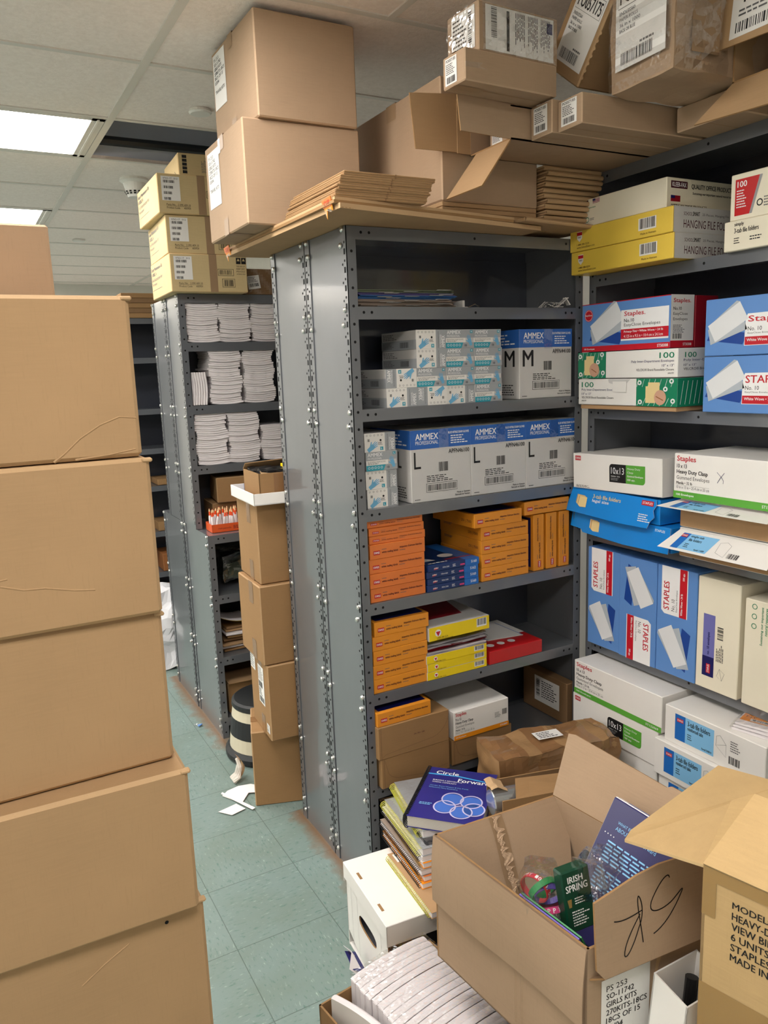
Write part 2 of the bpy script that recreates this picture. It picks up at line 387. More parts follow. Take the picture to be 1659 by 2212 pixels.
# troffers
lab = {0:'', }
for n, (x0, x1, y0, y1) in enumerate(LIT):
    if y0 > 8.2: pass
    yy = (y0+y1)/2
    t = root('ceiling_light', 'x', 'ceiling light', ((x0+x1)/2, yy, ZC), group='ceiling light panels')
    w, d = (x1-x0)/2-.016, (y1-y0)/2-.014
    g = G()
    for a in ((-w,-d,w,-d+.03), (-w,d-.03,w,d), (-w,-d,-w+.05,d), (w-.05,-d,w,d)):
        g.box((a[0], a[1], -.004), (a[2], a[3], .012), 'ceiling bar paint')
    g.box((-w, -d, .06), (w, d, .07), 'ceiling bar paint')
    g.box((w-.03, -d+.01, -.007), (w-.022, d-.01, -.003), 'cap white')
    g.obj('frame', t)
    g = G(); g.box((-w+.045, -d+.025, .004), (w-.045, d-.025, .008), 'lamp diffuser'); g.obj('diffuser', t)
    if x0 < CX0-.1: t['label'] = 'added ceiling light panel in unseen rows further left, for light from that side'
    elif abs(yy-3.725) < .1: t['label'] = 'large bright ceiling light panel at the left edge beside the dark open ceiling gap'
    elif abs(yy-5.576) < .1: t['label'] = 'smaller bright ceiling light panel just above the front cardboard stack'
    else: t['label'] = 'ceiling light panel in the same row as the lit ones, out of the picture'
# smoke detector, caps
t = root('smoke_detector', 'white conical smoke detector on the ceiling above the tan boxes', 'smoke detector', (.972, 4.37, ZC))
g = G(); g.lathe((0,0,0), [(.072, 0), (.074, -.012), (.060, -.022), (.056, -.024)], 'cap white'); g.obj('base', t)
g = G(); g.lathe((0,0,0), [(.058, -.022), (.044, -.072), (.036, -.092), (0, -.094)], 'cap white')
for k in range(14):
    a = 2*math.pi*k/14; F = Fr((math.cos(a)*.0465, math.sin(a)*.0465, -.070), (-math.sin(a), math.cos(a), 0), (math.cos(a)*.4, math.sin(a)*.4, .9))
    g.rect(F, -.006, .000, .006, .008, 'hole dark', .003); g.rect(F, -.006, -.010, .006, -.003, 'hole dark', .002)
g.obj('vented_cone', t)
for (x, y, l) in ((.985, 3.187, 'flat round white cover plate on the ceiling tile near the tall carton'), (.966, 6.31, 'far small round cover plate on the ceiling above the front stack')):
    g = G(); g.lathe((0,0,0), [(.043, 0), (.045, -.010), (.038, -.016), (0, -.017)], 'cap white'); solo(g, 'round_cover_plate', l, 'cover plate', (x, y, ZC-.001))

# ================================================================ SHELVING
def unit(label, x, y, W_, D_, Z0, Z1, shelves, rz=0, side=(True, True), back=True, bolts='L', facing=0, group=None, pitch=.05, lip=.036):
    """steel shelving unit; local x along the front, local y into depth, front at y = 0"""
    t = root('shelving_unit', label, 'shelving unit', (x, y, Z0), rz, group)
    H = Z1-Z0; fl = .030; sf = .036; th = .0022
    for (sx, sy) in ((0,0), (1,0), (0,1), (1,1)):
        g = G(); X = 0 if sx == 0 else W_; Y = 0 if sy == 0 else D_
        a, b = sorted((X, X+(fl if sx == 0 else -fl))); c, d = sorted((Y, Y+(th if sy == 0 else -th)))
        g.box((a, c, 0), (b, d, H), 'grey painted steel')
        a, b = sorted((X, X+(th if sx == 0 else -th))); c, d = sorted((Y, Y+(sf if sy == 0 else -sf)))
        g.box((a, c, 0), (b, d, H), 'grey painted steel')
        n = int(H/pitch)
        FF = Fr((X if sx == 0 else X-fl, Y, 0), (1,0,0), (0,0,1)) if sy == 0 else Fr((X+fl if sx == 0 else X, Y, 0), (-1,0,0), (0,0,1))
        FS = Fr((X, Y+(sf if sy == 0 else 0), 0), (0,-1,0), (0,0,1)) if sx == 0 else Fr((X, Y-(0 if sy == 0 else sf), 0), (0,1,0), (0,0,1))
        for k in range(n):
            z = .03+k*pitch
            g.disc(FF, fl*.52, z, .0042, 'hole dark', .0006, 10)
            # the punched side: a slot column, a round-hole column beside it
            e1, e2 = (.024, .010) if (sx == 0) == (sy == 0) else (.012, .026)
            g.rect(FS, e1-.0045, z-.008, e1+.0045, z+.008, 'hole dark', .0006)
            g.disc(FS, e1, z+pitch/2, .0040, 'hole dark', .0006, 8)
            g.disc(FS, e2, z+pitch*.32, .0038, 'hole dark', .0006, 8)
        g.obj('post', t)
    for zz in shelves:
        z = zz-Z0; g = G()
        g.box((.0065, .004, z-.003), (W_-.0065, D_-.004, z), 'grey painted steel')
        x0, x1 = (fl*.98, W_-fl*.98)
        g.box((x0, .0006, z-lip), (x1, .004, z), 'grey painted steel'); g.box((x0, D_-.004, z-lip), (x1, D_-.0006, z), 'shade toned steel')
        g.box((.0065, .0045, z-lip), (.0085, D_-.0045, z-.0001), 'grey painted steel'); g.box((W_-.0085, .0045, z-lip), (W_-.0065, D_-.0045, z-.0001), 'grey painted steel')
        F = Fr((0, .0006, z-lip), (1,0,0), (0,0,1))
        for a in (.048, .074, W_/2, W_-.074, W_-.048): g.disc(F, a, lip*.55, .0042, 'hole dark', .0005, 10)
        F = Fr((0, 0, z), (1,0,0), (0,1,0))
        g.rect(F, .04, D_-.03, W_-.04, D_-.027, 'shade toned steel', .0005)
        g.obj('shelf', t)
    if side[0]: g = G(); g.box((.003, .034, 0), (.005, D_-.034, H), 'grey painted steel'); g.obj('end_panel', t)
    if side[1]: g = G(); g.box((W_-.005, .034, 0), (W_-.003, D_-.034, H), 'grey painted steel'); g.obj('end_panel', t)
    if back: g = G(); g.box((.003, D_-.003, .0), (W_-.003, D_-.0022, H), 'shade toned steel'); g.obj('back_panel', t)
    proto = None
    for zz in shelves:
        for yy in (.020, D_-.020):
            for q, (dy, dz) in enumerate(((0, -.008), (.012 if yy < .1 else -.012, -.050))):
                if bolts != 'L': continue
                if proto is None:
                    b = G(); b.lathe((0,0,0), [(.0085, 0), (.0080, -.0040), (.0045, -.0066), (0, -.0072)], 'zinc bolt', 10, 0)
                    o = b.obj('bolt', t); proto = o
                else: o = proto.copy(); COL.objects.link(o); o.parent = t
                o.location = (-.0002, yy+dy, zz-Z0+dz)
    return t
SH = [2.098, 1.879, 1.587, 1.288, .995, .701, .385, .09]
YM, DM, XM, WM = 2.035, .293, 1.018, .877
unit('grey steel shelving unit in the middle full of glove boxes and orange label boxes', XM, YM, WM, DM, 0, 2.098, SH)
unit('grey steel shelving unit standing back to back behind the middle one, only its end seen', XM, YM+DM+.001, WM, DM-.002, 0, 2.098, SH, rz=0, back=False)
SR = [2.298, 1.98, 1.545, 1.118, .715, .30]
# right-hand unit faces -X : rotate -90 so that local x runs towards -Y and local y towards +X
unit('grey steel shelving unit along the right side carrying white and blue envelope boxes', 1.92, 2.03, .914, .305, 0, 2.298, SR, rz=-90, bolts='')
for z in (): pass
# far unit: deep lower section with a shallower upper section, and its twin behind
unit('grey steel lower shelving section far left with rusty foot, next to the step stool', .948, 3.42, .914, .43, 0, .985, [.985, .70, .40, .10], rz=-.5, lip=.04)
unit('grey steel lower shelving section behind the rusty one, only its end seen', .948, 3.852, .914, .43, 0, .985, [.985, .70, .40, .10], rz=-.5, back=False, lip=.04)
unit('grey steel upper shelving section holding stacks of white booklets', .946, 3.60, .914, .265, .987, 2.067, [2.067, 1.852, 1.566, 1.286], rz=-.5, lip=.04)
unit('grey steel upper shelving section behind the booklet shelves, only its end seen', .948, 3.868, .914, .265, .987, 2.067, [2.067, 1.852, 1.566, 1.286], rz=-.5, back=False, lip=.04)
unit('distant dark grey steel shelving unit seen in the gap beside the front stack', .60, 5.25, .914, .30, 0, 2.08, [2.08, 1.83, 1.50, 1.24, .99, .68, .40, .1], bolts='')
# ================================================================ PRINTED BOXES (built facing -Y, origin at the front left bottom corner)
def pb(w, d, h, mat, ch=.0015):
    g = G(); g.box((0,0,0), (w,d,h), mat, ch); return g, faces(0,0,0,w,d,h)
def rlogo(g, F, a0, b0, a1, b1, t='STAPLES', l=L2):
    g.rect(F, a0, b0, a1, b1, 'red ink', l); w = a1-a0; h = b1-b0
    g.text(F, t, a0+w*.08, b0+h*.25, a1-w*.08, b1-h*.25, 'white ink', True, l+.0003)

def glove_box(kind, size='M'):
    w, d, h = .1065, .215, .0563
    g, f = pb(w, d, h, 'white card grey'); F = f['F']
    if kind == 'A':
        g.rect(F, 0, h*.55, w, h, 'silver print', L1); g.rect(F, 0, 0, w, h*.3, 'teal print', L1); g.rect(F, .0, h*.3, w*.7, h*.55, 'white card', L1)
        g.poly(F, [(w*.55,0), (w*.62,h*.3), (w,h*.3), (w,0)], 'silver print', L2)
        g.text(F, 'AMMEX', w*.05, h*.76, w*.52, h*.95, 'white ink', True); g.text(F, 'PROFESSIONAL', w*.05, h*.6, w*.5, h*.71, 'white ink')
        g.text(F, 'BLUE NITRILE EXAM GLOVES', w*.05, h*.43, w*.62, h*.5, 'grey ink'); g.fine(F, w*.05, h*.33, w*.55, h*.42, 2)
        for k in range(5): g.ring(F, w*(.09+.1*k), h*.16, h*.065, h*.018, 'white ink', L2, 12)
        hand(g, F, w*.84, h*.40, h*.52, 20)
        g.rect(F, w*.86, h*.80, w*.95, h*.95, 'teal print', L2); g.text(F, size, w*.885, h*.83, w*.925, h*.92, 'white ink', True, L3)
        g.text(F, '100', w*.66, h*.08, w*.74, h*.2, 'black ink', True)
    else:
        if kind == 'C': F = F.rot(w, h, 180)
        g.rect(F, w*.66, 0, w, h, 'silver print', L1); g.rect(F, 0, 0, w*.66, h, 'white card', L1)
        R = F.rot(w*.96, h*.06, 90); g.text(R, 'AMMEX', 0, 0, h*.62, w*.11, 'white ink', True)
        R = F.rot(w*.84, h*.06, 90); g.text(R, 'PROFESSIONAL', 0, 0, h*.7, w*.05, 'white ink')
        R = F.rot(w*.76, h*.06, 90); g.text(R, 'BLUE NITRILE EXAM GLOVES', 0, 0, h*.85, w*.03, 'grey ink')
        for k in range(5): g.ring(F, w*(.08+.12*k), h*.88, h*.05, h*.014, 'grey ink', L2, 12)
        hand(g, F, w*.25, h*.26, h*.62, -55)
        g.text(F, '100', w*.1, h*.55, w*.16, h*.7, 'black ink', True); g.disc(F, w*.52, h*.6, h*.06, 'black ink'); g.fine(F, w*.44, h*.35, w*.62, h*.52, 3, 'black ink')
        g.rect(F, w*.5, h*.06, w*.6, h*.25, 'teal print', L2); g.text(F, size, w*.53, h*.1, w*.57, h*.21, 'white ink', True, L3)
    S = f['L']; g.rect(S, 0, 0, d, h*.5, 'silver print', L1); g.fine(S, d*.05, h*.55, d*.5, h*.9, 4); g.bars(S, d*.55, h*.1, d*.8, h*.4, 'black ink', 18); g.fine(S, d*.05, h*.08, d*.4, h*.45, 5, 'grey ink')
    g.rect(f['T'], w*.25, d*.3, w*.75, d*.7, 'silver print', L1)
    return g.obj('glove_box')
def hand(g, F, a, b, s, deg):
    R = F.rot(a, b, deg)
    g.poly(R, [(-.16*s,-.55*s), (.16*s,-.55*s), (.22*s,0), (.2*s,.2*s), (-.18*s,.2*s), (-.2*s,0)], 'glove hand blue', L3)
    for x, l, dx in ((-.15,.42,-.05), (-.05,.55,-.01), (.06,.5,.03), (.16,.38,.07)):
        g.poly(R, [((x-.045)*s,.1*s), ((x+.045)*s,.1*s), ((x+dx+.03)*s,(.1+l)*s), ((x+dx-.03)*s,(.1+l)*s)], 'glove hand blue', L4)
    g.poly(R, [(-.18*s,-.2*s), (-.19*s,.05*s), (-.42*s,.22*s), (-.44*s,.14*s)], 'glove hand blue', L4)

sM = glove_box('B'); sC = glove_box('C'); sA = glove_box('A'); sAL = glove_box('A', 'L'); sBL = glove_box('B', 'L')
def first(o, *a, **k):
    """the prototype itself the first time, then copies"""
    if "label" in o: return dup(o, *a, **k)
    loc = a[0]; o.location = loc
    if k.get('rz') is not None: o.rotation_euler.z = math.radians(k['rz'])
    if k.get('rx') is not None: o.rotation_euler.x = math.radians(k['rx'])
    if k.get('ry') is not None: o.rotation_euler.y = math.radians(k['ry'])
    o['label'] = k['label']; o['category'] = k['cat']
    if k.get('group'): o['group'] = k['group']
    return o
def put(o, loc, label, cat, group=None, rz=None, rx=None, ry=None):
    grp = group
    c = first(o, loc, label=label, cat=cat, group=group, rz=rz, rx=rx, ry=ry) if 'label' not in o else dup(o, loc, rz, label, group, rx, ry)
    c['category'] = cat
    if not grp and 'group' in c: del c['group']
    return c
ROWN = ['bottom row', 'second row up', 'third row up', 'top row']; CN = ['leftmost', 'second from the left', 'third from the left', 'rightmost']
lay = [[sM, sC, sM, sA], [sC, sA, sA, sA], [None, sM, sA, sA], [None, sM, sA, sA]]
for r in range(4):
    n = 0
    for c in range(4):
        if lay[r][c] is None: continue
        nm = CN[c] if r < 2 else ['', 'leftmost', 'middle', 'rightmost'][c]
        put(lay[r][c], (1.139+.1068*c, 2.048+random.uniform(0,.006), 1.5872+.0566*r), 'small glove box, %s, %s in the glove box wall' % (ROWN[r], nm), 'glove box', 'medium glove boxes')
put(sBL, (1.064, 2.056, 1.2882), 'small glove box at the bottom of the short pile left of the white cases', 'glove box', 'large glove boxes in the short pile', rz=1)
put(sBL, (1.063, 2.060, 1.2882+.0566), 'small glove box second from the bottom in the short pile left of the white cases', 'glove box', 'large glove boxes in the short pile', rz=-1)
put(sAL, (1.064, 2.055, 1.2882+.1132), 'small glove box with teal stripe, second from the top of the short pile', 'glove box', 'large glove boxes in the short pile', rz=0)
put(sBL, (1.062, 2.058, 1.2882+.1698), 'small glove box on top of the short pile left of the white cases', 'glove box', 'large glove boxes in the short pile', rz=1)

def glove_case(size, code, made):
    w, d, h = .2235, .255, .2245
    t = bpy.data.objects.new('glove_case', None); COL.objects.link(t)
    g, f = pb(w, d, h, 'glove case white', .002)
    for k, (a, b) in {'F': (w, 0), 'L': (d, 1)}.items():
        F = f[k]; g.rect(F, 0, h*.74, a, h, 'glove case blue', L1)
        if k == 'F':
            g.text(F, 'AMMEX', w*.08, h*.865, w*.45, h*.95, 'white ink', True); g.text(F, 'PROFESSIONAL', w*.08, h*.80, w*.45, h*.85, 'white ink')
            g.text(F, 'BLUE NITRILE EXAM GLOVES', w*.62, h*.925, w*.97, h*.955, 'white ink', True); g.fine(F, w*.66, h*.78, w*.97, h*.91, 4, 'white ink')
            g.text(F, size, w*(.05 if size == 'L' else .06), h*.47, w*(.16 if size == 'L' else .25), h*.70, 'black ink', size != 'L')
            g.text(F, code, w*.62, h*.65, w*.97, h*.71, 'black ink', True)
            g.bars(F, w*.45, h*.41, w*.61, h*.54, 'black ink', 16); g.fine(F, w*.25, h*.27, w*.72, h*.37, 4, 'black ink')
            g.rect(F, w*.24, h*.13, w*.76, h*.255, 'black ink', L1); g.rect(F, w*.245, h*.135, w*.755, h*.25, 'glove case white', L2); g.bars(F, w*.26, h*.15, w*.74, h*.235, 'black ink', 44, L3)
            for i, s in enumerate(('Made in '+made, 'Fabricado en '+made)): g.text(F, s, w*(.75-.03*i), h*(.075-.035*i), w*.97, h*(.10-.035*i), 'black ink', True)
            g.fine(F, w*.05, h*.03, w*.18, h*.055, 1, 'black ink')
        else:
            g.fine(F, d*.3, h*.78, d*.97, h*.95, 4, 'white ink'); g.text(F, size, d*.7, h*.47, d*(.78 if size == 'L' else .9), h*.70, 'black ink', size != 'L')
            g.fine(F, d*.62, h*.05, d*.93, h*.22, 5, 'black ink', seed=9)
    g.obj('carton', t)
    g = G(); F = f['F']; g.rect(F, w*.46, h*.72, w*.62, h*1.0, 'clear film', .0016); g.rect(f['T'], w*.44, 0, w*.60, d, 'off white tape', .0005)
    g.obj('tape', t)
    return t
cM = glove_case('M', 'APFN44100', 'Malaysia'); cL = glove_case('L', 'APFN46100', 'Vietnam')
put(cM, (1.633, 2.044, 1.5872), 'white and blue glove case marked M at the right end of the second shelf', 'glove case', rz=0)
for i, n in enumerate(('left', 'middle', 'right')):
    put(cL, (1.212+.2237*i, 2.044, 1.2882), 'white and blue glove case marked L, %s of the three below case M' % n, 'glove case', 'cases marked L', rz=0)

# ---- label boxes
def label_box(mat, h, w=.197, logo=True):
    d = .245
    g, f = pb(w, d, h, mat, .0012)
    for k, a in (('F', w), ('L', d)):
        F = f[k]
        if k == 'F':
            rlogo(g, F, a*.06, h*.30, a*.175, h*.58)
            g.text(F, 'white mailing labels', a*.21, h*.32, a*.50, h*.50, 'maroon print', True); g.fine(F, a*.21, h*.58, a*.33, h*.68, 1)
            g.text(F, "étiquettes d'adresse blanches", a*.53, h*.50, a*.94, h*.68, 'maroon print', True); g.fine(F, a*.53, h*.34, a*.68, h*.44, 1)
        else:
            g.text(F, '250 | 7500', a*.7, h*.3, a*.93, h*.55, 'maroon print'); g.fine(F, a*.1, h*.6, a*.4, h*.8, 2)
    g.rect(f['T'], w*.06, d*.06, w*.94, d*.94, 'dark navy print' if mat == 'amber card' else 'orange print', L1)
    o = g.obj('label_box'); return o
oT = label_box('orange card', .0452); oS = label_box('orange card', .0248); aT = label_box('amber card', .0458)
z = .9955
ORD = ['bottom', 'second from the bottom', 'third from the bottom', 'fourth from the bottom', 'fifth from the bottom', 'second from the top', 'top']
for i in range(7):
    h = .0452 if i < 4 else .0248
    put(oT if i < 4 else oS, (1.054+(.002, -.001, .0, .003, .006, .004, .001)[i], 2.040+(.004,.0,.003,.001,.008,.005,.01)[i], z), 'orange label box, %s of the seven piled at the left post' % ORD[i], 'label box', 'orange label boxes in the left pile', rz=(0,.4,-.3,.5,-1,.8,0)[i]); z += h+.0004
z = .9955
for i in range(4):
    put(aT, (1.470+(0,.001,.0,.0)[i], 2.042, z), 'amber label box, %s, right of the navy boxes' % (['bottom', 'second from the bottom', 'third from the bottom', 'fourth from the bottom, under the shifted one'][i]), 'label box', 'amber label boxes in the middle pile', rz=(0,.3,-.3,.2)[i]); z += .0463
put(aT, (1.440, 2.036, z), 'amber mailing label box on top of the middle pile, shifted left with a dark top', 'label box', 'amber label boxes in the middle pile', rz=1)
for i, x in enumerate((1.738, 1.795, 1.852)):
    c = put(aT, (x, 2.046, .996), 'amber mailing label box standing upright, %s of the three at the right post' % ('left', 'middle', 'right')[i], 'label box', 'upright amber label boxes', ry=-90)
put(aT, (1.652, 2.044, .996+.2005), 'amber mailing label box lying across the three upright ones', 'label box', rz=0, ry=0)
z = .7015
for i in range(5):
    put(aT, (1.052+(0,.0,.002,.001,.009)[i], 2.040, z), 'amber label box, %s of five on the shelf with the red box' % (['bottom','second from the bottom','middle','second from the top','top'][i]), 'label box', 'amber label boxes in the lower left pile', rz=(0,.4,-.3,.3,-.4)[i]); z += .0463
# navy boxes
def navy_box(code):
    w, d, h = .198, .25, .0215
    g, f = pb(w, d, h, 'navy print', .001); F = f['F']
    g.rect(F, w*.72, 0, w, h, 'mid blue print', L1); g.text(F, code, w*.84, h*.35, w*.95, h*.75, 'white ink', True)
    g.poly(F, [(w*.10,h*.25), (w*.19,h*.35), (w*.14,h*.65)], 'red ink', L2); g.text(F, 'AVERY', w*.10, h*.38, w*.19, h*.6, 'white ink', True, L3)
    g.text(F, 'Address Labels', w*.27, h*.35, w*.40, h*.6, 'white ink'); g.fine(F, w*.47, h*.25, w*.55, h*.7, 3, 'white ink'); g.rect(F, w*.62, h*.25, w*.71, h*.5, 'pink rubber', L2)
    T_ = f['T']; g.rect(T_, w*.72, 0, w, d, 'mid blue print', L1); g.fine(T_, w*.06, d*.05, w*.6, d*.12, 1, 'white ink'); g.disc(T_, w*.62, d*.35, w*.14, 'label paper', L2, 24, d*.09)
    g.poly(T_, [(0,d*.2), (w*.3,d*.2), (w*.1,d*.5), (0,d*.5)], 'envelope print', L2); g.rect(T_, w*.45, d*.14, w*.98, d*.17, 'red ink', L3)
    return g.obj('label_box')
n0, n2 = navy_box('5160'), navy_box('5162')
for i, o in enumerate((n0, n0, n2, n0)):
    put(o, (1.2575+(0,.002,-.001,.003)[i], 2.040+(0,.002,.001,-.004)[i], .9955+.0221*i), 'navy address label box numbered %s, %s of the four' % (('5160','5160','5162','5160')[i], ('bottom','second from the bottom','second from the top','top')[i]), 'label box', 'navy address label boxes', rz=(0,.5,-.3,1.2)[i])
# yellow boxes and sleeves on the lower shelf
def school_box(w, h, d, bar=True):
    g, f = pb(w, d, h, 'lemon card', .0012); F = f['F']
    g.disc(F, w*.14, h*.55, h*.26, 'white ink', L2, 20); g.poly(F, [(w*.14-h*.2,h*.66), (w*.14+h*.2,h*.66), (w*.14,h*.3)], 'red ink', L3)
    g.text(F, '1-888-388-3224', w*.12, h*.12, w*.30, h*.24, 'maroon print'); g.text(F, 'www.SchoolSmart.com', w*.12, h*.02, w*.38, h*.11, 'maroon print') if h > .035 else None
    g.rect(F, w*.78, h*.30, w*.95, h*.92, 'white ink', L2); g.bars(F, w*.79, h*.42, w*.94, h*.9, 'black ink', 20, L3)
    g.rect(f['L'], 0, 0, d, h, 'white card grey', L1); g.rect(f['T'], 0, 0, w, d, 'white card grey', L1); g.poly(f['T'], [(w*.05,d*.3), (w*.75,d*.3), (w*.9,d*.9), (w*.05,d*.9)], 'crimson card', L2)
    return g.obj('folder_box')
yS = school_box(.236, .0272, .24); yT = school_box(.240, .0455, .245)
for i in range(3): put(yS, (1.2465+(0,.002,-.001)[i], 2.036, .7015+.0278*i), 'thin yellow folder box, %s of three under the clear sleeves' % ('bottom', 'middle', 'top')[i], 'folder box', 'thin yellow folder boxes', rz=(0,.6,-.4)[i])
z = .7015+.0835
for i in range(7):
    g = G()
    def fn(u, v, i=i): return Vector((u*.232, v*.22, .0016*math.sin(u*9+i*2)*(1-v*.5)+.0008*math.sin(v*17+i)))
    g.grid(fn, 14, 8, ('white paper', 'clear film', 'crimson card', 'white paper', 'clear film', 'white paper', 'grey film')[i])
    g.v += [(x, y, zz+.0035) for x, y, zz in g.v]; n = len(g.v)//2
    g.f += [tuple(q+n for q in f_) for f_ in list(g.f)]; g.m += g.m[:]
    solo(g, 'plastic_sleeve', 'clear plastic sleeve with papers in the loose wad between the yellow boxes, one of seven', 'plastic sleeve', (1.250+(i % 3)*.003, 2.038+(i % 2)*.003, z+.0028+i*.0058), (i % 3-1)*.8, 'clear sleeves between the yellow boxes')
put(yT, (1.256, 2.034, z+.0475), 'thick yellow folder box with white lid on top of the clear sleeves', 'folder box', rz=1)
g, f = pb(.228, .26, .046, 'red card', .0015); F = f['T']
g.rect(F, .0, .10, .228, .26, 'label paper', L1)
for k in range(3): g.disc(F, .04+.045*k, .05, .014, 'white ink', L2)
t = root('sheet_protector_box', 'flat red box with white top at the right of the yellow boxes', 'box', (1.494, 2.036, .7015)); g.obj('carton', t)
g = G(); g.slab([(.06,.09,.0485), (.20,.07,.0485), (.19,.25,.0495), (.05,.24,.0495)], .0015, 'label paper')
F = Fr((.06,.09,.0487), (1,-.14,0), (-.02,1,0))
for k in range(3): g.stroke(F, [(.015,.12-.03*k), (.02,.105-.03*k), (.025,.115-.03*k), (.03,.105-.03*k), (.035,.12-.03*k)], .002, 'dark navy print', .0006)
g.rect(F, 0, .0, .003, .16, 'sky blue print', .0007); g.rect(F, .137, .0, .14, .16, 'sky blue print', .0007)
g.obj('loose_sheet', t)

# ---- hanging folders on the top inner shelf
fm = ['taupe folder']*9+['blue folder']*4+['purple folder']*3+['green folder']*3
z = 1.8795
fol = {}
for i, mname in enumerate(fm):
    if mname not in fol:
        t = bpy.data.objects.new('hanging_folder', None); COL.objects.link(t)
        g = G(); g.box((0,0,0), (.335,.235,.0009), mname); g.box((0,0,.0013), (.335,.228,.0021), mname); g.box((-.0,.228,.0), (.335,.235,.0021), mname); g.obj('folder', t)
        g = G(); g.slab([(.10,-.010,.0036), (.15,-.010,.0036), (.145,.006,.002), (.105,.006,.002)], .0005, 'white card grey'); g.obj('tab', t)
        fol[mname] = t
    src = fol[mname]; col = mname.split()[0]
    c = put(src, (1.060+random.uniform(-.01,.012), 2.062+random.uniform(0,.012), z), '%s hanging folder in the flat pile on the highest inner shelf' % col, 'hanging folder', '%s hanging folders in the flat pile' % col, rz=random.uniform(-1.2,1.2))
    for ch in c.children:
        if ch.name.startswith('tab'): ch.location.x = (-.03, .05, .13, .17, .0)[i % 5]
    z += .0027
g = G(); g.box((0,0,0), (.008,.05,.022), 'white card grey'); g.box((.008,0,0), (.02,.05,.003), 'white card grey'); solo(g, 'metal_clip', 'small upright white clip just right of the hanging folders', 'clip', (1.425, 2.06, 1.8795))
g = G(); g.tube([(0,0,.002), (.02,0,.010), (.04,.002,.006), (.045,.01,.002)], .0012, 'zinc bolt', 5); g.tube([(.0,.004,.002), (.03,.01,.013), (.05,.012,.001)], .0012, 'zinc bolt', 5)
solo(g, 'bent_wire', 'short bent wire lying beside the upright white clip', 'wire', (1.45, 2.06, 1.8795))
R = random.Random(4)
g = G()
for k in range(7):
    p = [Vector((0, R.uniform(-.02,.02), .002))]
    for j in range(1, 8): p.append(Vector((j*.012, R.uniform(-.02,.03), .003+.018*math.sin(j*.5+k)**2)))
    g.tube(p, .0009, 'label paper' if k % 2 else 'grey ink', 5)
g.slab([(.07,0,.004), (.115,-.005,.036), (.12,.02,.036), (.075,.025,.004)], .003, 'white card grey'); g.slab([(.11,0,.036), (.125,-.005,.012), (.128,.015,.012), (.115,.02,.036)], .003, 'label paper')
solo(g, 'wire_bundle', 'tangle of thin wires with a bent white bracket on the highest inner shelf', 'wire bundle', (1.735, 2.06, 1.8795))

# ---- low shelf (z .385)
def kraft_tuck(w, d, h, side):
    g, f = pb(w, d, h, 'brown kraft cardboard', .002); F = f['F']
    R_ = h*.75; n = 12
    if side == 'r': pts = [(w-.004, h*.98)]+[(w-R_*.9+R_*.9*math.cos(a), h-R_*1.0*math.sin(a)) for a in [i*math.pi/2/n for i in range(n+1)]]+[(w*.1, h*.14), (.012, h*.06)]
    else: pts = [(.012, h*.96), (.022, h*.6)]+[(.022+R_*.8-R_*.8*math.cos(a), h*.6-R_*.5*math.sin(a)) for a in [i*math.pi/2/n for i in range(n+1)]]+[(w*.6, h*.12), (w*.97, h*.2)]
    g.stroke(F, pts, .0016, 'dark kraft cardboard'); g.rect(F, .009, 0, .011, h, 'dark kraft cardboard', L2); return g, f
g, f = kraft_tuck(.257, .27, .101, 'l'); solo(g, 'kraft_mailer_box', 'brown tuck-flap mailer box, lower of the two beside the left post on the low shelf', 'mailer box', (1.056, 2.018, .3865), group='brown mailer boxes on the low shelf')
g, f = kraft_tuck(.264, .27, .108, 'r'); g.text(f['F'], '04-781-186', .13, .055, .17, .06, 'maroon print'); g.rect(f['T'], .10, .04, .15, .055, 'black ink', L2)
solo(g, 'kraft_mailer_box', 'brown tuck-flap mailer box, upper one directly under the amber label box', 'mailer box', (1.047, 2.016, .4885), group='brown mailer boxes on the low shelf')
put(aT, (1.05, 2.022, .5970), 'amber mailing label box lying alone on the upper brown mailer box', 'label box', rz=0)
g, f = kraft_tuck(.249, .26, .089, 'l'); solo(g, 'kraft_mailer_box', 'brown mailer box under the white clasp envelope box on the low shelf', 'mailer box', (1.326, 2.024, .3865))

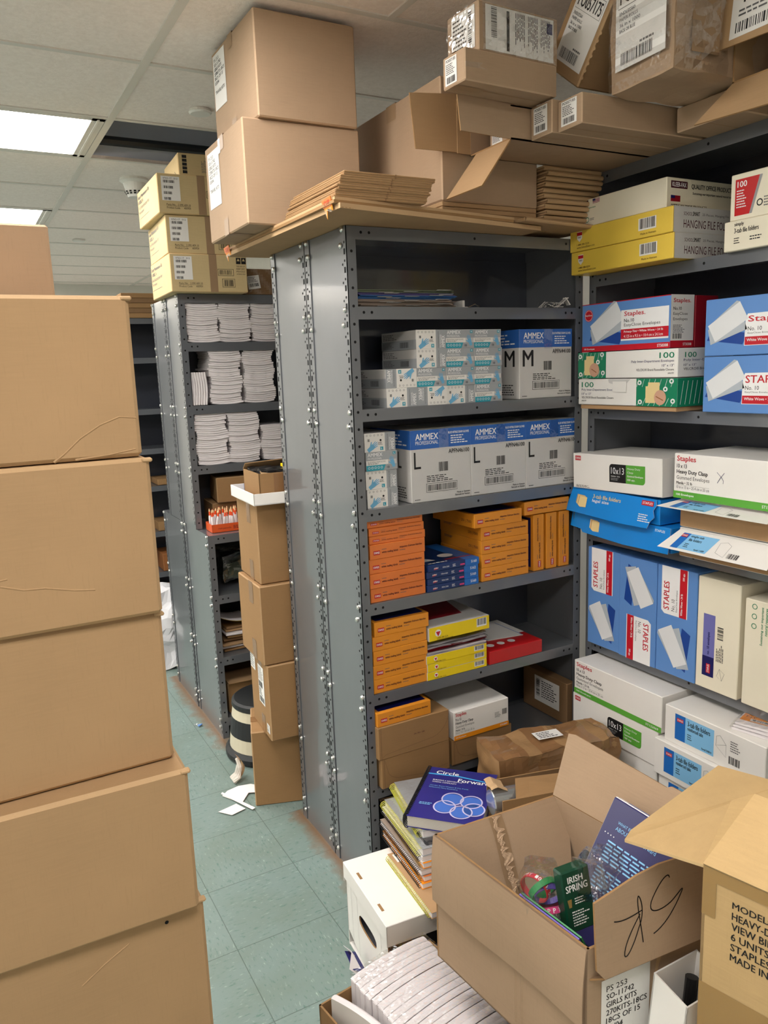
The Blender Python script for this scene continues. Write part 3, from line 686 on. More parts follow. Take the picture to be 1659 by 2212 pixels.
def clasp_box(w, d, h, size, stripe, kind='text'):
    g = G()
    g.box((0,0,0), (w,d,h), 'white card', .002); f = faces(0,0,0,w,d,h); F = f['F']
    if kind == 'text':
        g.text(F, 'Staples', w*.03, h*.80, w*.22, h*.95, 'red ink', True)
        g.text(F, size, w*.03, h*.68, w*.13, h*.77, 'black ink', True); g.text(F, 'Heavy Duty Clasp', w*.03, h*.53, w*.34, h*.645, 'black ink', True); g.text(F, 'Gummed Envelopes', w*.03, h*.40, w*.36, h*.51, 'grey ink')
        g.text(F, 'Manila • 32 lb', w*.03, h*.32, w*.19, h*.38, 'black ink', True); g.rect(F, w*.03, h*.30, w*.36, h*.303, 'grey ink', L2); g.text(F, '10 in x 13 in • 25.4 cm x 33 cm', w*.03, h*.22, w*.36, h*.285, 'grey ink')
        g.rect(F, 0, 0, w, h*.16, stripe, L1); g.text(F, '100 Envelopes', w*.03, h*.05, w*.21, h*.11, 'white ink', True); g.text(F, 'ST122069', w*.84, h*.05, w*.97, h*.11, 'white ink', True)
        if size == '9 x 12': g.bars(F, w*.88, h*.45, w*.97, h*.65, 'black ink', 14); g.fine(F, w*.74, h*.4, w*.86, h*.6, 5)
    else:
        rlogo(g, F, w*.03, h*.80, w*.10, h*.93)
        a, b, c, dd, r = w*.44, w*.83, h*.27, h*.77, h*.10
        arc = lambda cx, cy, t0, t1: [(cx+r*math.cos(math.radians(t0+(t1-t0)*i/6)), cy+r*math.sin(math.radians(t0+(t1-t0)*i/6))) for i in range(7)]
        m_ = w*.625
        g.poly(F, [(a,c), (m_,c), (m_,dd)]+arc(a+r, dd-r, 90, 180), 'black ink', L1); g.poly(F, [(m_,c)]+arc(b-r, c+r, 270, 360)+[(b,dd), (m_,dd)], 'green print', L1)
        g.text(F, '10x13', a+w*.02, h*.50, m_-w*.02, h*.68, 'white ink'); g.text(F, 'MANILA • 32 lb.', a+w*.02, h*.42, a+w*.12, h*.45, 'white ink', True); g.fine(F, a+w*.02, h*.32, a+w*.14, h*.40, 2, 'light grey ink')
        for i, s_ in enumerate(('Heavy Duty', 'Clasp', 'Gummed Envelopes', '100 qty.')): g.text(F, s_, m_+w*.015, h*(.635-.10*i), m_+w*(.155, .08, .185, .10)[i], h*(.70-.10*i), 'white ink', i > 1)
        g.fine(F, w*.04, h*.03, w*.26, h*.10, 3, 'black ink')
    return g, f
t = root('envelope_box', 'white 9 x 12 clasp envelope box with orange stripe on a brown mailer box', 'envelope box', (1.332, 2.018, .4768))
g, f = clasp_box(.226, .26, .100, '9 x 12', 'orange print'); g.obj('carton', t)

# taped parcel and the cartons in front of the low shelf
def crumple(g, amp, sc, seed=0):
    from mathutils import noise as mn
    def fn(p): q = p*sc+Vector((seed, seed*2, 0)); return p + Vector((mn.noise(q), mn.noise(q+Vector((5,0,0))), mn.noise(q+Vector((0,9,0)))))*amp
    g.warp(fn)
def gridbox(g, a, b, mat, n=10):
    for ax in range(3):
        for s_ in (0, 1):
            o = [q for q in range(3) if q != ax]
            def fn(u, v, ax=ax, s_=s_, o=o):
                p = [0,0,0]; p[ax] = (a, b)[s_][ax]; p[o[0]] = a[o[0]]+(b[o[0]]-a[o[0]])*u; p[o[1]] = a[o[1]]+(b[o[1]]-a[o[1]])*v; return Vector(p)
            g.grid(fn, n, n, mat)
g = G(); gridbox(g, (0,0,0), (.43,.165,.135), 'brown kraft cardboard', 14)
f = faces(0,0,0,.43,.165,.135)
t = root('taped_parcel', 'battered brown parcel wrapped in shiny tape beyond the spiral book', 'parcel', (1.338, 1.782, .372), -11)
crumple(g, .012, 16); g.obj('carton', t)
g = G()
for (a0, a1) in ((.0,.10), (.15,.23), (.27,.36), (.40,.43)):
    g.grid(lambda u, v: Vector((a0+(a1-a0)*u, v*.165, .1365)), 4, 8, 'brown packing tape'); g.grid(lambda u, v: Vector((a0+(a1-a0)*u, -.0015, v*.135)), 4, 8, 'brown packing tape')
g.grid(lambda u, v: Vector((.43*u, -.0020, .055+v*.045)), 12, 3, 'brown packing tape')
crumple(g, .012, 16); g.obj('tape', t)
g = G(); F = f['T']; g.rect(F, .17, .06, .26, .11, 'label paper', .012); g.fine(F, .18, .065, .25, .105, 4, 'black ink', .0125)
g.obj('address_label', t); g = G(); F = f['F']; g.rect(F, .01, .02, .11, .06, 'label paper', .010); g.bars(F, .015, .025, .10, .05, 'black ink', 22, .0105); g.obj('address_label', t); g = G(); g.rect(F, .14, .012, .26, .05, 'label paper', .010); g.obj('address_label', t)
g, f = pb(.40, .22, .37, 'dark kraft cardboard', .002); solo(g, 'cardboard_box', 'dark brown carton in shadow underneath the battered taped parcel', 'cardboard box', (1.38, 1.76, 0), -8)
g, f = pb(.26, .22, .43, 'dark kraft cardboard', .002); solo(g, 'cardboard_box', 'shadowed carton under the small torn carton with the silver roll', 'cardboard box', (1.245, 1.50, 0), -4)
t = root('cardboard_box', 'small torn open brown carton holding a silver roll, behind the big open carton', 'cardboard box', (1.20, 1.585, .435), -14)
g = G(); w, d, h = .27, .11, .085
g.slab([(0,0,h), (0,0,0), (w,0,0), (w,0,h)][::-1], .004, 'brown kraft cardboard', 'cut cardboard edge'); g.slab([(0,d,0), (0,d,h), (w,d,h), (w,d,0)][::-1], .004, 'dark kraft cardboard', 'cut cardboard edge')
g.slab([(0,0,0), (0,d,0), (w,d,0), (w,0,0)], .004, 'dark kraft cardboard'); g.slab([(w,0,0), (w,d,0), (w,d,h), (w,0,h)], .004, 'brown kraft cardboard'); g.obj('carton', t)
g = G(); g.slab([(.04,-.002,h), (w,-.002,h), (w,.075,h+.004), (.07,.07,h+.018)], .003, 'brown kraft cardboard', 'cut cardboard edge')
g.grid(lambda u, v: Vector((-.015+.05*u, .04+.06*v, h+.012+.012*math.cos(u*2.6)-.03*max(0,.4-u)+.003*math.sin(v*9))), 8, 6, 'kraft cardboard edge'); g.obj('torn_flap', t)
g = G(); g.lathe((-.012,.055,.052), [(.0,0), (.034,0), (.036,.003), (.036,.15), (0,.15)], 'silver roll', 28, 0); solo(g, 'metal_roll', 'shiny silver roll sticking out of the small torn carton', 'roll', (1.20, 1.585, .435), -14)
# ================================================================ PLAIN CARTONS
def carton(w, d, h, mat='kraft cardboard', edge='kraft cardboard edge', ch=.004, seam=True, bulge=0.0, sub=0):
    """closed corrugated carton; returns G + faces; top and bottom flap seam drawn as real gaps"""
    g = G()
    if sub:
        gridbox(g, (0,0,0), (w,d,h), mat, sub)
    else: g.box((0,0,0), (w,d,h), mat, ch, edge)
    f = faces(0,0,0,w,d,h)
    e = .0008
    if not sub:
        if seam:
            for k in ('T', 'D'): g.rect(f[k], 0, d/2-.001, w, d/2+.001, 'cut cardboard edge', .0006)
    return g, f
def sticker(name, F, a0, b0, a1, b1, fn, parent, mat='label paper', l=.0012):
    g = G(); g.rect(F, a0, b0, a1, b1, mat, l); fn(g, F, a0, b0, a1, b1, l+.0004)
    body = [c for c in parent.children if c.name.split('.')[0] == 'carton']
    return g.obj(name, body[0] if body else parent)   # stuck on the carton part: a sub-part
KIT = ['PS 253', 'SO-11742', 'GIRLS KITS', '270KITS-18CS', '18CS OF 15', '03/04', '', 'TRAVEL KITS']
def kit_print(g, F, a0, b0, a1, b1, l):
    w, h = a1-a0, b1-b0; n = 8; wd = (.42, .56, .62, .84, .70, .34, 0, .78)
    for i, s in enumerate(KIT):
        if s: y = b1-h*.06-(i+1)*h*.083; g.text(F, s, a0+w*.10, y+h*.012, a0+w*(.10+wd[i]), y+h*.07, 'black ink', i > 0, l)
def kit_box(w, d, h, labels, name_):
    t = bpy.data.objects.new('cardboard_box', None); COL.objects.link(t)
    g, f = carton(w, d, h, 'grey kraft cardboard', 'grey kraft edge'); g.obj('carton', t)
    F = f['L']
    for q in ((F, d*.42, 0, d*.53, h*.17), (F, d*.42, h*.86, d*.53, h), (f['D'], 0, d*.47, w, d*.58), (f['T'], 0, d*.47, w, d*.58)):
        g = G(); g.rect(*q, 'packing tape', .0011); g.obj('tape', t)
    return t, f
K = 'travel kit cartons'
w, d, h = .372, .375, .291
t, f = kit_box(w, d, h, 1, ''); place(t, (.816, 2.259, 2.1295), -.5); tag(t, 'large plain carton with white kit label, lower of the two stacked ones near the ceiling', 'cardboard box', K)
o = sticker('label', f['L'], d*.05+.008, .10, d*.05+.128, .268, kit_print, t); 
g = G(); F = f['L']; g.rect(F, .145, h*.84, .165, h*.985, 'envelope print', .0013); g.obj('tape_patch', t)
w, d, h = .318, .375, .284
t, f = kit_box(w, d, h, 1, ''); place(t, (.862, 2.243, 2.4212), .5); tag(t, 'large plain carton on top of the stack, touching almost the ceiling', 'cardboard box', K)
sticker('label', f['L'], d-.362, .112, d-.25, .272, kit_print, t)
w, d, h = .352, .53, .335
t, f = kit_box(w, d, h, 1, ''); place(t, (1.312, 1.990, 2.1740), 0); tag(t, 'large plain carton beside the two stacked ones, lying on the flattened boxes', 'cardboard box', K)
# flattened boxes
def flatbox(w, d, th, mat='kraft cardboard', skew=0, name_='flattened_box'):
    g = G(); n = 60
    for i, z0 in enumerate((0, th*.52)):
        g.box((0, .0, z0), (w, d, z0+th*.46), mat, .0015)
        g.box((.002, -.0006, z0+th*.10), (w-.002, .002, z0+th*.36), 'cut cardboard edge'); g.box((-.0006, .002, z0+th*.10), (.002, d-.002, z0+th*.36), 'cut cardboard edge')
    return g
t = root('flattened_box', 'large flattened carton lying lowest on top of the middle unit with a red sticker tail', 'flattened box', (0,0,0), group='large flattened cartons on the middle unit')
def poly_slab(g, pts, z0, z1, mat, edge): g.slab([(x, y, z1) for x, y in pts], z1-z0, mat, edge)
A = [(.905,1.832), (1.64,1.945), (1.64,2.62), (.890,2.70)]
g = G(); poly_slab(g, A, 2.0995, 2.1120, 'kraft cardboard', 'kraft cardboard edge')
F = Fr((.905,1.832,2.0995), (.785,.133,0), (0,0,1)); 
for k in range(70): g.rect(F, .004+k*.0112, .001, .010+k*.0112, .0025, 'cut cardboard edge', .0006)
g.obj('panel', t)
t = root('flattened_box', 'large flattened carton lying second on top of the middle unit under the thin folded sheets', 'flattened box', (0,0,0), group='large flattened cartons on the middle unit')
A2 = [(.893,1.842), (1.52,1.925), (1.52,2.60), (.893,2.712)]
g = G(); poly_slab(g, A2, 2.1130, 2.1205, 'kraft cardboard', 'cut cardboard edge'); poly_slab(g, [(x+.004, y+.003) for x, y in A2], 2.1212, 2.1285, 'kraft cardboard', 'kraft cardboard edge'); g.obj('panel', t)
for n, (x, y, l) in enumerate(((.896, 1.862, 'torn orange and white sticker hanging over the front corner of the flattened cartons'), (.888, 2.655, 'torn red sticker at the far corner of the flattened cartons'))):
    g = G()
    F = Fr((0, .05, 0), (0,-1,0), (-.25,0,1)); 
    g.slab([F.p(0,0), F.p(.055,.004), F.p(.050,-.030), F.p(.022,-.022), F.p(.008,-.046)][::-1], .0008, 'orange print', 'orange print')
    g.slab([F.p(0,0,.001), F.p(.055,.004,.001), F.p(.05,-.018,.001), F.p(0,-.018,.001)][::-1], .0008, 'orange card', 'orange card')
    g.text(F, 'CUT', .012, -.014, .045, -.003, 'red ink', True, .0022)
    g.poly(F, [(.004,-.024), (.048,-.020), (.044,-.034), (.02,-.026), (.01,-.044)], 'clear film', .002)
    solo(g, 'torn_sticker', l, 'sticker', (x-.004, y, 2.128))
for i in range(12):
    g = G(); dx = R.uniform(-.004,.004); th = .0052
    g.box((0,0,0), (.272,.33,th), 'kraft cardboard', .0008); g.box((.001,-.0006,th*.3), (.271,.001,th*.7), 'cut cardboard edge'); g.box((-.0006,.001,th*.3), (.001,.329,th*.7), 'cut cardboard edge')
    g.box((.148,-.001,0), (.151,.33,th+.0003), 'dark kraft cardboard')
    o = solo(g, 'flattened_box', 'thin folded cardboard sheet in the neat dozen in front of the large cartons', 'flattened box', (.900+i*.0028+dx, 1.855+R.uniform(0,.003), 2.1290+i*.0056), 0, 'thin folded sheets')
for i in range(10):
    g = G(); th = .0155; w = .33+R.uniform(-.01,.01)
    g.box((0,0,0), (w*.7,.30,.0062), 'kraft cardboard', .002); g.box((0,0,.0072), (w*.7-.004,.30,.0134), 'kraft cardboard edge', .002)
    g.grid(lambda u, v: Vector((w*.7*u, -.001-.004*math.sin(v*math.pi), .0134*v)), 10, 6, 'kraft cardboard edge')
    o = solo(g, 'flattened_box', 'thick folded carton in the pile between the large carton and the right unit', 'flattened box', (1.672+R.uniform(-.006,.006), 1.965+R.uniform(-.006,.006), 2.1370+i*.0162), R.uniform(-1,1), 'thick folded cartons', )
g = G(); g.box((0,0,0), (.36,.30,.010), 'kraft cardboard', .002); g.grid(lambda u, v: Vector((.36*u, -.002-.006*math.sin(v*math.pi), .012*v)), 14, 6, 'kraft cardboard edge')
solo(g, 'flattened_box', 'single folded carton under the thick folded pile, curling at its front edge', 'flattened box', (1.540, 1.900, 2.1150), 8)
for i in range(3):
    g = G(); g.box((0,0,0), (.35,.53,.0135), 'kraft cardboard', .002); solo(g, 'flattened_box', 'flat cardboard sheet raising the large carton next to the open flaps', 'flattened box', (1.312, 1.992, 2.1308+i*.0143), 0, 'sheets under the large carton')

t = root('cardboard_box', 'shaded carton with a pale shipping label deep at the right of the low shelf', 'cardboard box', (1.846, 2.045, .386))
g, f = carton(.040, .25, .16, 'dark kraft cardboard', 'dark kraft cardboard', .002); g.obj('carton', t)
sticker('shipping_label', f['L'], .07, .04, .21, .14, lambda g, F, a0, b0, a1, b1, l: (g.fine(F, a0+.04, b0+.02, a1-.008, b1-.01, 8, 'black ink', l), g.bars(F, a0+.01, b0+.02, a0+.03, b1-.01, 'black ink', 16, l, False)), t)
# ================================================================ FRONT LEFT STACK
stack = [ # x right edge, y front, z0, z1
 (.276, 1.262, 0, .066+.0), (.281, 1.252, .066, .312), (.282, 1.252, .312, .560), (.279, 1.250, .560, .806), (.268, 1.262, .806, 1.064), (.262, 1.258, 1.066, 1.330), (.262, 1.250, 1.332, 1.585), (.255, 1.262, 1.587, 1.822)]
stack = [(.278, 1.255, .0, .052), (.280, 1.238, .054, .300), (.280, 1.238, .302, .560), (.283, 1.225, .562, .806+.0), (.272, 1.243, .808, 1.080), (.262, 1.243, 1.082, 1.330), (.262, 1.243, 1.332, 1.582), (.256, 1.243, 1.584, 1.828)]
nm = ['', '', 'large plain brown carton at the bottom of the front left stack, mostly below the picture', 'large plain brown carton near the bottom of the front left stack with a small hole', 'large plain brown carton in the middle of the front left stack, its lid edge showing', 'large plain brown carton with a crease across, third from the top of the front left stack', 'large plain brown carton with a wavy crease line, second from the top of the front left stack', 'large plain brown carton with a creased lower right corner, at the head of the front left stack']
stack = [(.281, 1.232, 0.0, .245), (.281, 1.240, .247, .510), (.286, 1.236, .512, .800), (.273, 1.226, .802, 1.060), (.263, 1.256, 1.062, 1.322), (.2625, 1.248, 1.324, 1.578), (.255, 1.252, 1.580, 1.824)]
nm = ['large plain brown carton at the floor of the front left stack, below the picture', 'large plain brown carton second from the floor, hidden at the lower edge', 'large plain brown carton with a small hole, lowest visible in the front left stack', 'large plain brown carton whose lid edge sticks out in the front left stack', 'large plain brown smooth carton third from the top of the front left stack', 'large brown carton with a wavy crease, second from the top of the front left stack', 'large brown carton with a creased lower corner, topmost wide one of the front left stack']
for i, (xr, yf, z0, z1) in enumerate(stack):
    w, d, h = .52, .40, z1-z0
    t = root('cardboard_box', nm[i], 'cardboard box', (xr-w, yf, z0), (.3,-.2,.5,-1.2,.6,-.4,.2)[i], 'front left stack of brown cartons')
    g, f = carton(w, d, h, 'kraft cardboard', 'kraft cardboard edge', .006)
    F = f['F']
    def crease(pts, wd=.0022):
        # a raised fold: ridge geometry on the panel
        for (a, b), (c, e) in zip(pts, pts[1:]):
            dx, dy = c-a, e-b; L = math.hypot(dx, dy); nx, ny = -dy/L*wd, dx/L*wd
            g.add([F.p(a,b,.0010), F.p(c,e,.0010), F.p(a+nx,b+ny,-.0005), F.p(c+nx,e+ny,-.0005), F.p(a-nx,b-ny,-.0005), F.p(c-nx,e-ny,-.0005)], [(0,1,3,2), (0,4,5,1)], 'kraft cardboard')
    if i == 6: crease([(w-.005,.060), (w-.03,.063), (w-.06,.052), (w-.09,.034), (w-.115,.012), (w-.13,.001)]); crease([(w-.01,.012), (w-.05,.006), (w-.10,.002)], .002)
    if i == 5: crease([(w-.30,.070), (w-.26,.088), (w-.22,.092)]); crease([(w-.23,.082), (w-.20,.072), (w-.17,.070), (w-.13,.060), (w-.10,.056)], .0025); crease([(w-.33,.06), (w-.30,.07)])
    if i == 2: crease([(w-.21,h-.08), (w-.17,h-.055), (w-.13,h-.035)], .0015); g.disc(F, w-.066, h-.021, .0035, 'hole dark', .0009, 9)
    # crushed corner tips
    g.box((w-.012,-.003,h-.007), (w+.004,.010,h-.0005), 'kraft cardboard edge', .002)
    g.obj('carton', t)
    g = G(); g.rect(f['T'], w*.0, d*.46, w, d*.54, 'packing tape', .001); g.rect(f['R'], d*.44, h*.84, d*.56, h, 'packing tape', .001); g.obj('tape', t)
t = root('cardboard_box', 'plain carton standing on the front left stack, at the left edge of the picture', 'cardboard box', (.186-.5, 1.535, 1.8255), 0)
g, f = carton(.5, .12, .145, 'grey kraft cardboard', 'grey kraft edge'); g.obj('carton', t)
g = G(); g.rect(f['F'], .30, 0, .36, .145, 'packing tape', .001); g.obj('tape', t)

# ================================================================ STACK BETWEEN THE UNITS
nm = ['small upright carton standing on the floor behind the middle unit', 'carton with shipping labels, third from the top of the pile behind the middle unit', 'carton in the middle of the pile behind the middle unit', 'carton directly under the white tray behind the middle unit']
S4 = [(.878, 2.775, 0, .317, .28, .24, -16), (.920, 2.652, .318, .621, .33, .245, -4), (.912, 2.658, .622, .930, .33, .27, -2), (.926, 2.678, .931, 1.237, .33, .26, -3)]
TS = []
for i, (x, y, z0, z1, w, d, rz) in enumerate(S4):
    t = root('cardboard_box', nm[i], 'cardboard box', (x, y, z0), rz if i else -19, 'pile of cartons behind the middle unit'); TS.append(t)
    g, f = carton(w, d, z1-z0-.001, 'brown kraft cardboard', 'kraft cardboard'); h = z1-z0
    g.obj('carton', t)
    g = G(); F = f['L']
    if i: g.rect(F, d*.52, h*.72, d*.70, h-.001, 'brown packing tape', .001); g.rect(F, d*.52, 0, d*.70, h*.25, 'brown packing tape', .001)
    else: g.rect(f['T'], 0, d*.4, w, d*.6, 'brown packing tape', .001)
    g.obj('tape', t)
    if i == 1:
        def prn(g, F, a0, b0, a1, b1, l): 
            w_, h_ = a1-a0, b1-b0; g.fine(F, a0+w_*.06, b0+h_*.62, a1-w_*.05, b1-h_*.04, 8, 'grey ink', l); g.bars(F, a0+w_*.06, b0+h_*.42, a1-w_*.3, b0+h_*.58, 'black ink', 20, l); g.bars(F, a0+w_*.1, b0+h_*.04, a1-w_*.1, b0+h_*.18, 'black ink', 24, l); g.fine(F, a0+w_*.06, b0+h_*.2, a1-w_*.3, b0+h_*.4, 4, 'black ink', l)
        sticker('address_label', f['L'], d*.46, .12, d*.46+.075, .275, prn, t)
        sticker('address_label', f['L'], .01, .23, .075, .295, lambda g, F, a0, b0, a1, b1, l: g.fine(F, a0+.004, b0+.006, a1-.006, b1-.004, 6, 'grey ink', l), t)
        sticker('small_label', f['L'], d-.048, .025, d-.012, .060, lambda g, F, a0, b0, a1, b1, l: (g.bars(F, a0+.004, b0+.004, a1-.014, b0+.014, 'black ink', 9, l), g.fine(F, a0+.004, b0+.018, a1-.004, b1-.004, 3, 'grey ink', l)), t)
# white tray with an open brown box
t = root('cardboard_tray', 'shallow white tray on top of the carton pile behind the middle unit', 'tray', (.903, 2.625, 1.2375), -3)
g = G(); w, d, h = .34, .31, .042
g.box((0,0,0), (w,d,.003), 'white card'); 
for a, b in (((0,0,0),(w,.004,h)), ((0,d-.004,0),(w,d,h)), ((0,0,0),(.004,d,h)), ((w-.004,0,0),(w,d,h))): g.box(a, b, 'white card', .0008)
g.obj('tray', t)
g = G(); g.box((.05,.20,.004), (.09,.30,.046), 'deep blue print', .003); g.box((.05,.18,.046), (.095,.29,.052), 'dark navy print', .002); g.box((.1,.24,.004),(.2,.30,.03),'dark navy print',.002)
solo(g, 'blue_packets', 'blue packets lying in the white tray beside the small open carton', 'packets', (.903, 2.625, 1.2375), -3)
t = root('cardboard_box', 'small open carton with raised lid flap standing in the white tray', 'cardboard box', (.938, 2.655, 1.2415), -3)
g = G(); w, d, h = .25, .20, .105
for pts in ([(0,0,0),(w,0,0),(w,0,h),(0,0,h)], [(0,d,0),(0,0,0),(0,0,h),(0,d,h)], [(w,0,0),(w,d,0),(w,d,h),(w,0,h)], [(w,d,0),(0,d,0),(0,d,h+.0),(w,d,h)], [(0,0,.003),(w,0,.003),(w,d,.003),(0,d,.003)]): g.slab(pts, .004, 'brown kraft cardboard', 'cut cardboard edge')
g.obj('carton', t)
g = G(); g.slab([(.0,d,h), (.0,d-.03,h+.022), (w,d-.05,h+.034), (w,d,h)][::-1], .003, 'kraft cardboard', 'cut cardboard edge'); g.slab([(.01,.0,h), (.085,.0,h-.012), (.075,.06,h+.004), (.02,.06,h+.012)], .003, 'kraft cardboard', 'cut cardboard edge'); g.obj('flap', t)
g = G(); g.rect(Fr((0,0,0),(1,0,0),(0,0,1)), .055, 0, .12, h*.97, 'brown packing tape', .001); g.obj('tape', t)
g = G(); gridbox(g, (.012,.02,.01), (w-.012,d-.02,h+.005), 'black plastic', 8); crumple(g, .014, 30); g.box((.12,.06,h-.005),(.126,.11,h+.02),'lemon card')
solo(g, 'dark_contents', 'crumpled black plastic inside the small open carton on the white tray', 'plastic wrap', (.938, 2.655, 1.2415), -3)
# step stool, litter
t = root('step_stool', 'round step stool with beige and black bands beside the carton pile', 'step stool', (1.10, 3.215, 0))
g = G(); g.lathe((0,0,0), [(.0,.0), (.185,.0), (.195,.012), (.195,.032), (.180,.048), (.170,.05)], 'rubber black', 40); g.obj('base_ring', t)
g = G(); g.lathe((0,0,0), [(.175,.045), (.168,.110), (.1675,.1101)], 'stool beige', 40); g.lathe((0,0,0), [(.169,.110), (.158,.190), (.1575,.1901)], 'rubber black', 40); g.lathe((0,0,0), [(.158,.190), (.150,.235), (.148,.236)], 'stool beige', 40); g.obj('body', t)
g = G(); g.lathe((0,0,0), [(.150,.232), (.155,.240), (.153,.258), (.142,.266), (0,.268)], 'rubber black', 40); g.obj('step_pad', t)
g = G(); g.tube([(0,0,0), (.004,0,.20), (.006,0,.36)], .012, 'cream card', 10); g.tube([(.03,0,0), (.03,0,.35)], .010, 'rubber black', 10); g.tube([(-.005,0,.34), (0,.0,.37), (.06,0,.38)], .016, 'black plastic', 10)
solo(g, 'umbrella_handle', 'pale pole with black cap standing on the step stool beside the carton pile', 'pole', (1.06, 3.22, .27))
g = G()
for pts in ([(.0,.10), (.05,.0), (.075,.03), (.10,.06), (.15,.03), (.17,.07), (.13,.12), (.08,.135), (.03,.125)], [(-.05,-.01), (-.01,-.06), (.05,-.045), (.03,.01)], [(.0,.115), (.008,.125), (.085,-.065), (.07,-.07)]):
    g.slab([(x, y, .004+abs(x)*.03) for x, y in pts], .0015, 'white paper', 'paper edge')
solo(g, 'torn_paper', 'torn white paper scraps on the green floor beside the upright carton', 'paper', (.785, 2.82, .0005))
g = G()
for k in range(3): g.tube([(.0,.02*k,.01), (.02,.02*k-.01,.03), (.03,.01*k,.07), (.025,.02,.10)], .009, 'paper edge', 6)
g.grid(lambda u, v: Vector((.02+.03*math.sin(v*3), .05*u, .01+.10*v)), 5, 8, 'kraft cardboard edge')
solo(g, 'paper_scrap', 'crumpled brown paper strip sticking out beside the small upright carton', 'paper', (.86, 2.99, .0))
g = G(); gridbox(g, (0,0,0), (.03,.02,.004), 'clear film', 5); g.box((.018,-.012,.001), (.036,.004,.006), 'sky blue print', .002); crumple(g, .008, 60)
solo(g, 'plastic_scrap', 'tiny clear and blue plastic scrap on the floor by the rusty unit foot', 'litter', (.865, 3.62, .004))

# ================================================================ FAR UNIT CONTENTS
bk = None
def booklet():
    g = G(); w, d, h = .150, .20, .0090
    # folded book: rounded spine at the front, sagging in the middle
    n = 8
    def fn(u, v):
        a = math.pi*v; y = .004-.004*math.sin(a); z = h/2-h/2*math.cos(a); return Vector((w*u, y, z))
    g.grid(fn, 8, n, 'white paper')
    for z0, z1 in ((0, h*.44), (h*.56, h)):
        g.box((0,.004,z0), (w,d,z1), 'white paper', .0006)
    g.warp(lambda p: Vector((p.x, p.y, p.z - .0065*math.sin(math.pi*min(1,max(0,p.x/w))))))
    return g.obj('folded_booklet')
bk = booklet()
def bstack(x, z, n, label, step=.0098, rz=-.5):
    for i in range(n):
        wave = .006*math.sin(i*.55+x*20)
        c = put(bk, (x+wave+R.uniform(-.003,.003), 3.606+R.uniform(0,.008), z+.0038+i*step), label, 'booklet', label.replace('white folded booklet', 'booklets'), rz=rz+R.uniform(-1,1))
bstack(.978, 1.8525, 18, 'white folded booklet in the left pile on the top booklet shelf'); bstack(1.133, 1.8525, 18, 'white folded booklet in the second pile on the top booklet shelf'); bstack(1.288, 1.8525, 18, 'white folded booklet in the pile at the steel edge on the top booklet shelf')
bstack(1.070, 1.5665, 26, 'white folded booklet in the left pile on the middle booklet shelf'); bstack(1.235, 1.5665, 26, 'white folded booklet in the right pile on the middle booklet shelf')
bstack(.982, 1.2865, 25, 'white folded booklet in the left pile on the bottom booklet shelf'); bstack(1.142, 1.2865, 24, 'white folded booklet in the second pile on the bottom booklet shelf'); bstack(1.305, 1.2865, 17, 'white folded booklet in the low third pile on the bottom booklet shelf')
for i in range(6): put(bk, (.992+i*.0115, 3.606, 1.568), 'white folded booklet standing upright left of the piles on the middle booklet shelf', 'booklet', 'upright booklets', rz=0, ry=-90)
# tan printed boxes on top
def tan_box(n):
    w, d, h = .345, .42, .162
    t = bpy.data.objects.new('cardboard_box', None); COL.objects.link(t)
    g, f = carton(w, d, h, 'tan printed cardboard', 'yellow kraft edge', .003); F = f['F']
    g.text(F, 'Parts No.   2 090 409 10', w*.10, h*.20, w*.40, h*.25, 'black ink'); g.text(F, 'Product Code      400954', w*.10, h*.12, w*.40, h*.17, 'black ink'); g.rect(F, w*.10, h*.185, w*.40, h*.19, 'black ink', L2)
    g.rect(F, w*.61, h*.44, w*.82, h*.62, 'black ink', L1); g.rect(F, w*.615, h*.45, w*.815, h*.61, 'tan printed cardboard', L2); g.bars(F, w*.63, h*.47, w*.80, h*.59, 'black ink', 22, L3)
    g.rect(F, w*.66, h*.13, w*.83, h*.36, 'black ink', L1); g.rect(F, w*.665, h*.14, w*.825, h*.35, 'tan printed cardboard', L2); g.bars(F, w*.68, h*.16, w*.81, h*.33, 'black ink', 16, L3)
    for k in range(2): g.rect(F, w*(.86+.07*k), h*.76, w*(.92+.07*k), h*.93, 'black ink', L1); g.poly(F, [(w*(.87+.07*k),h*.84), (w*(.91+.07*k),h*.84), (w*(.89+.07*k),h*.91)], 'tan printed cardboard', L2)
    for i, s in enumerate(('THIS SIDE UP', 'KEEP DRY', 'FRAGILE', '14 STACK HIGH')): g.text(F, s, w*.86, h*(.68-.07*i), w*(.975), h*(.72-.07*i), 'black ink')
    S = f['L']
    for i, s in enumerate(('Fuser Maintenance Kit', 'F-8002 A', 'Unit Photoconducteur Noir', 'Wartungskit')): g.text(S, s, d*.04, h*(.78-.14*i), d*(.62, .3, .6, .3)[i], h*(.88-.14*i), 'grey ink', i < 2)
    g.rect(S, d*.04, h*.25, d*.55, h*.26, 'grey ink', L2)
    g.obj('carton', t)
    def prn(g, F, a0, b0, a1, b1, l):
        w_, h_ = a1-a0, b1-b0; g.text(F, '0762-17   012', a0+w_*.12, b1-h_*.12, a1-w_*.1, b1-h_*.05, 'black ink', False, l)
        for k in range(4): g.bars(F, a0+w_*.1, b1-h_*(.27+.235*k), a0+w_*(.72-.08*k), b1-h_*(.16+.235*k), 'black ink', 16, l)
    sticker('label', f['F'], w*.05, h*.32, w*.28, h*.93, prn, t)
    g = G(); g.rect(f['F'], w*.50, 0, w*.60, h, 'packing tape', .0011); g.rect(f['T'], w*.5, 0, w*.6, d, 'packing tape', .0011); g.obj('tape', t)
    return t
tb = tan_box(0)
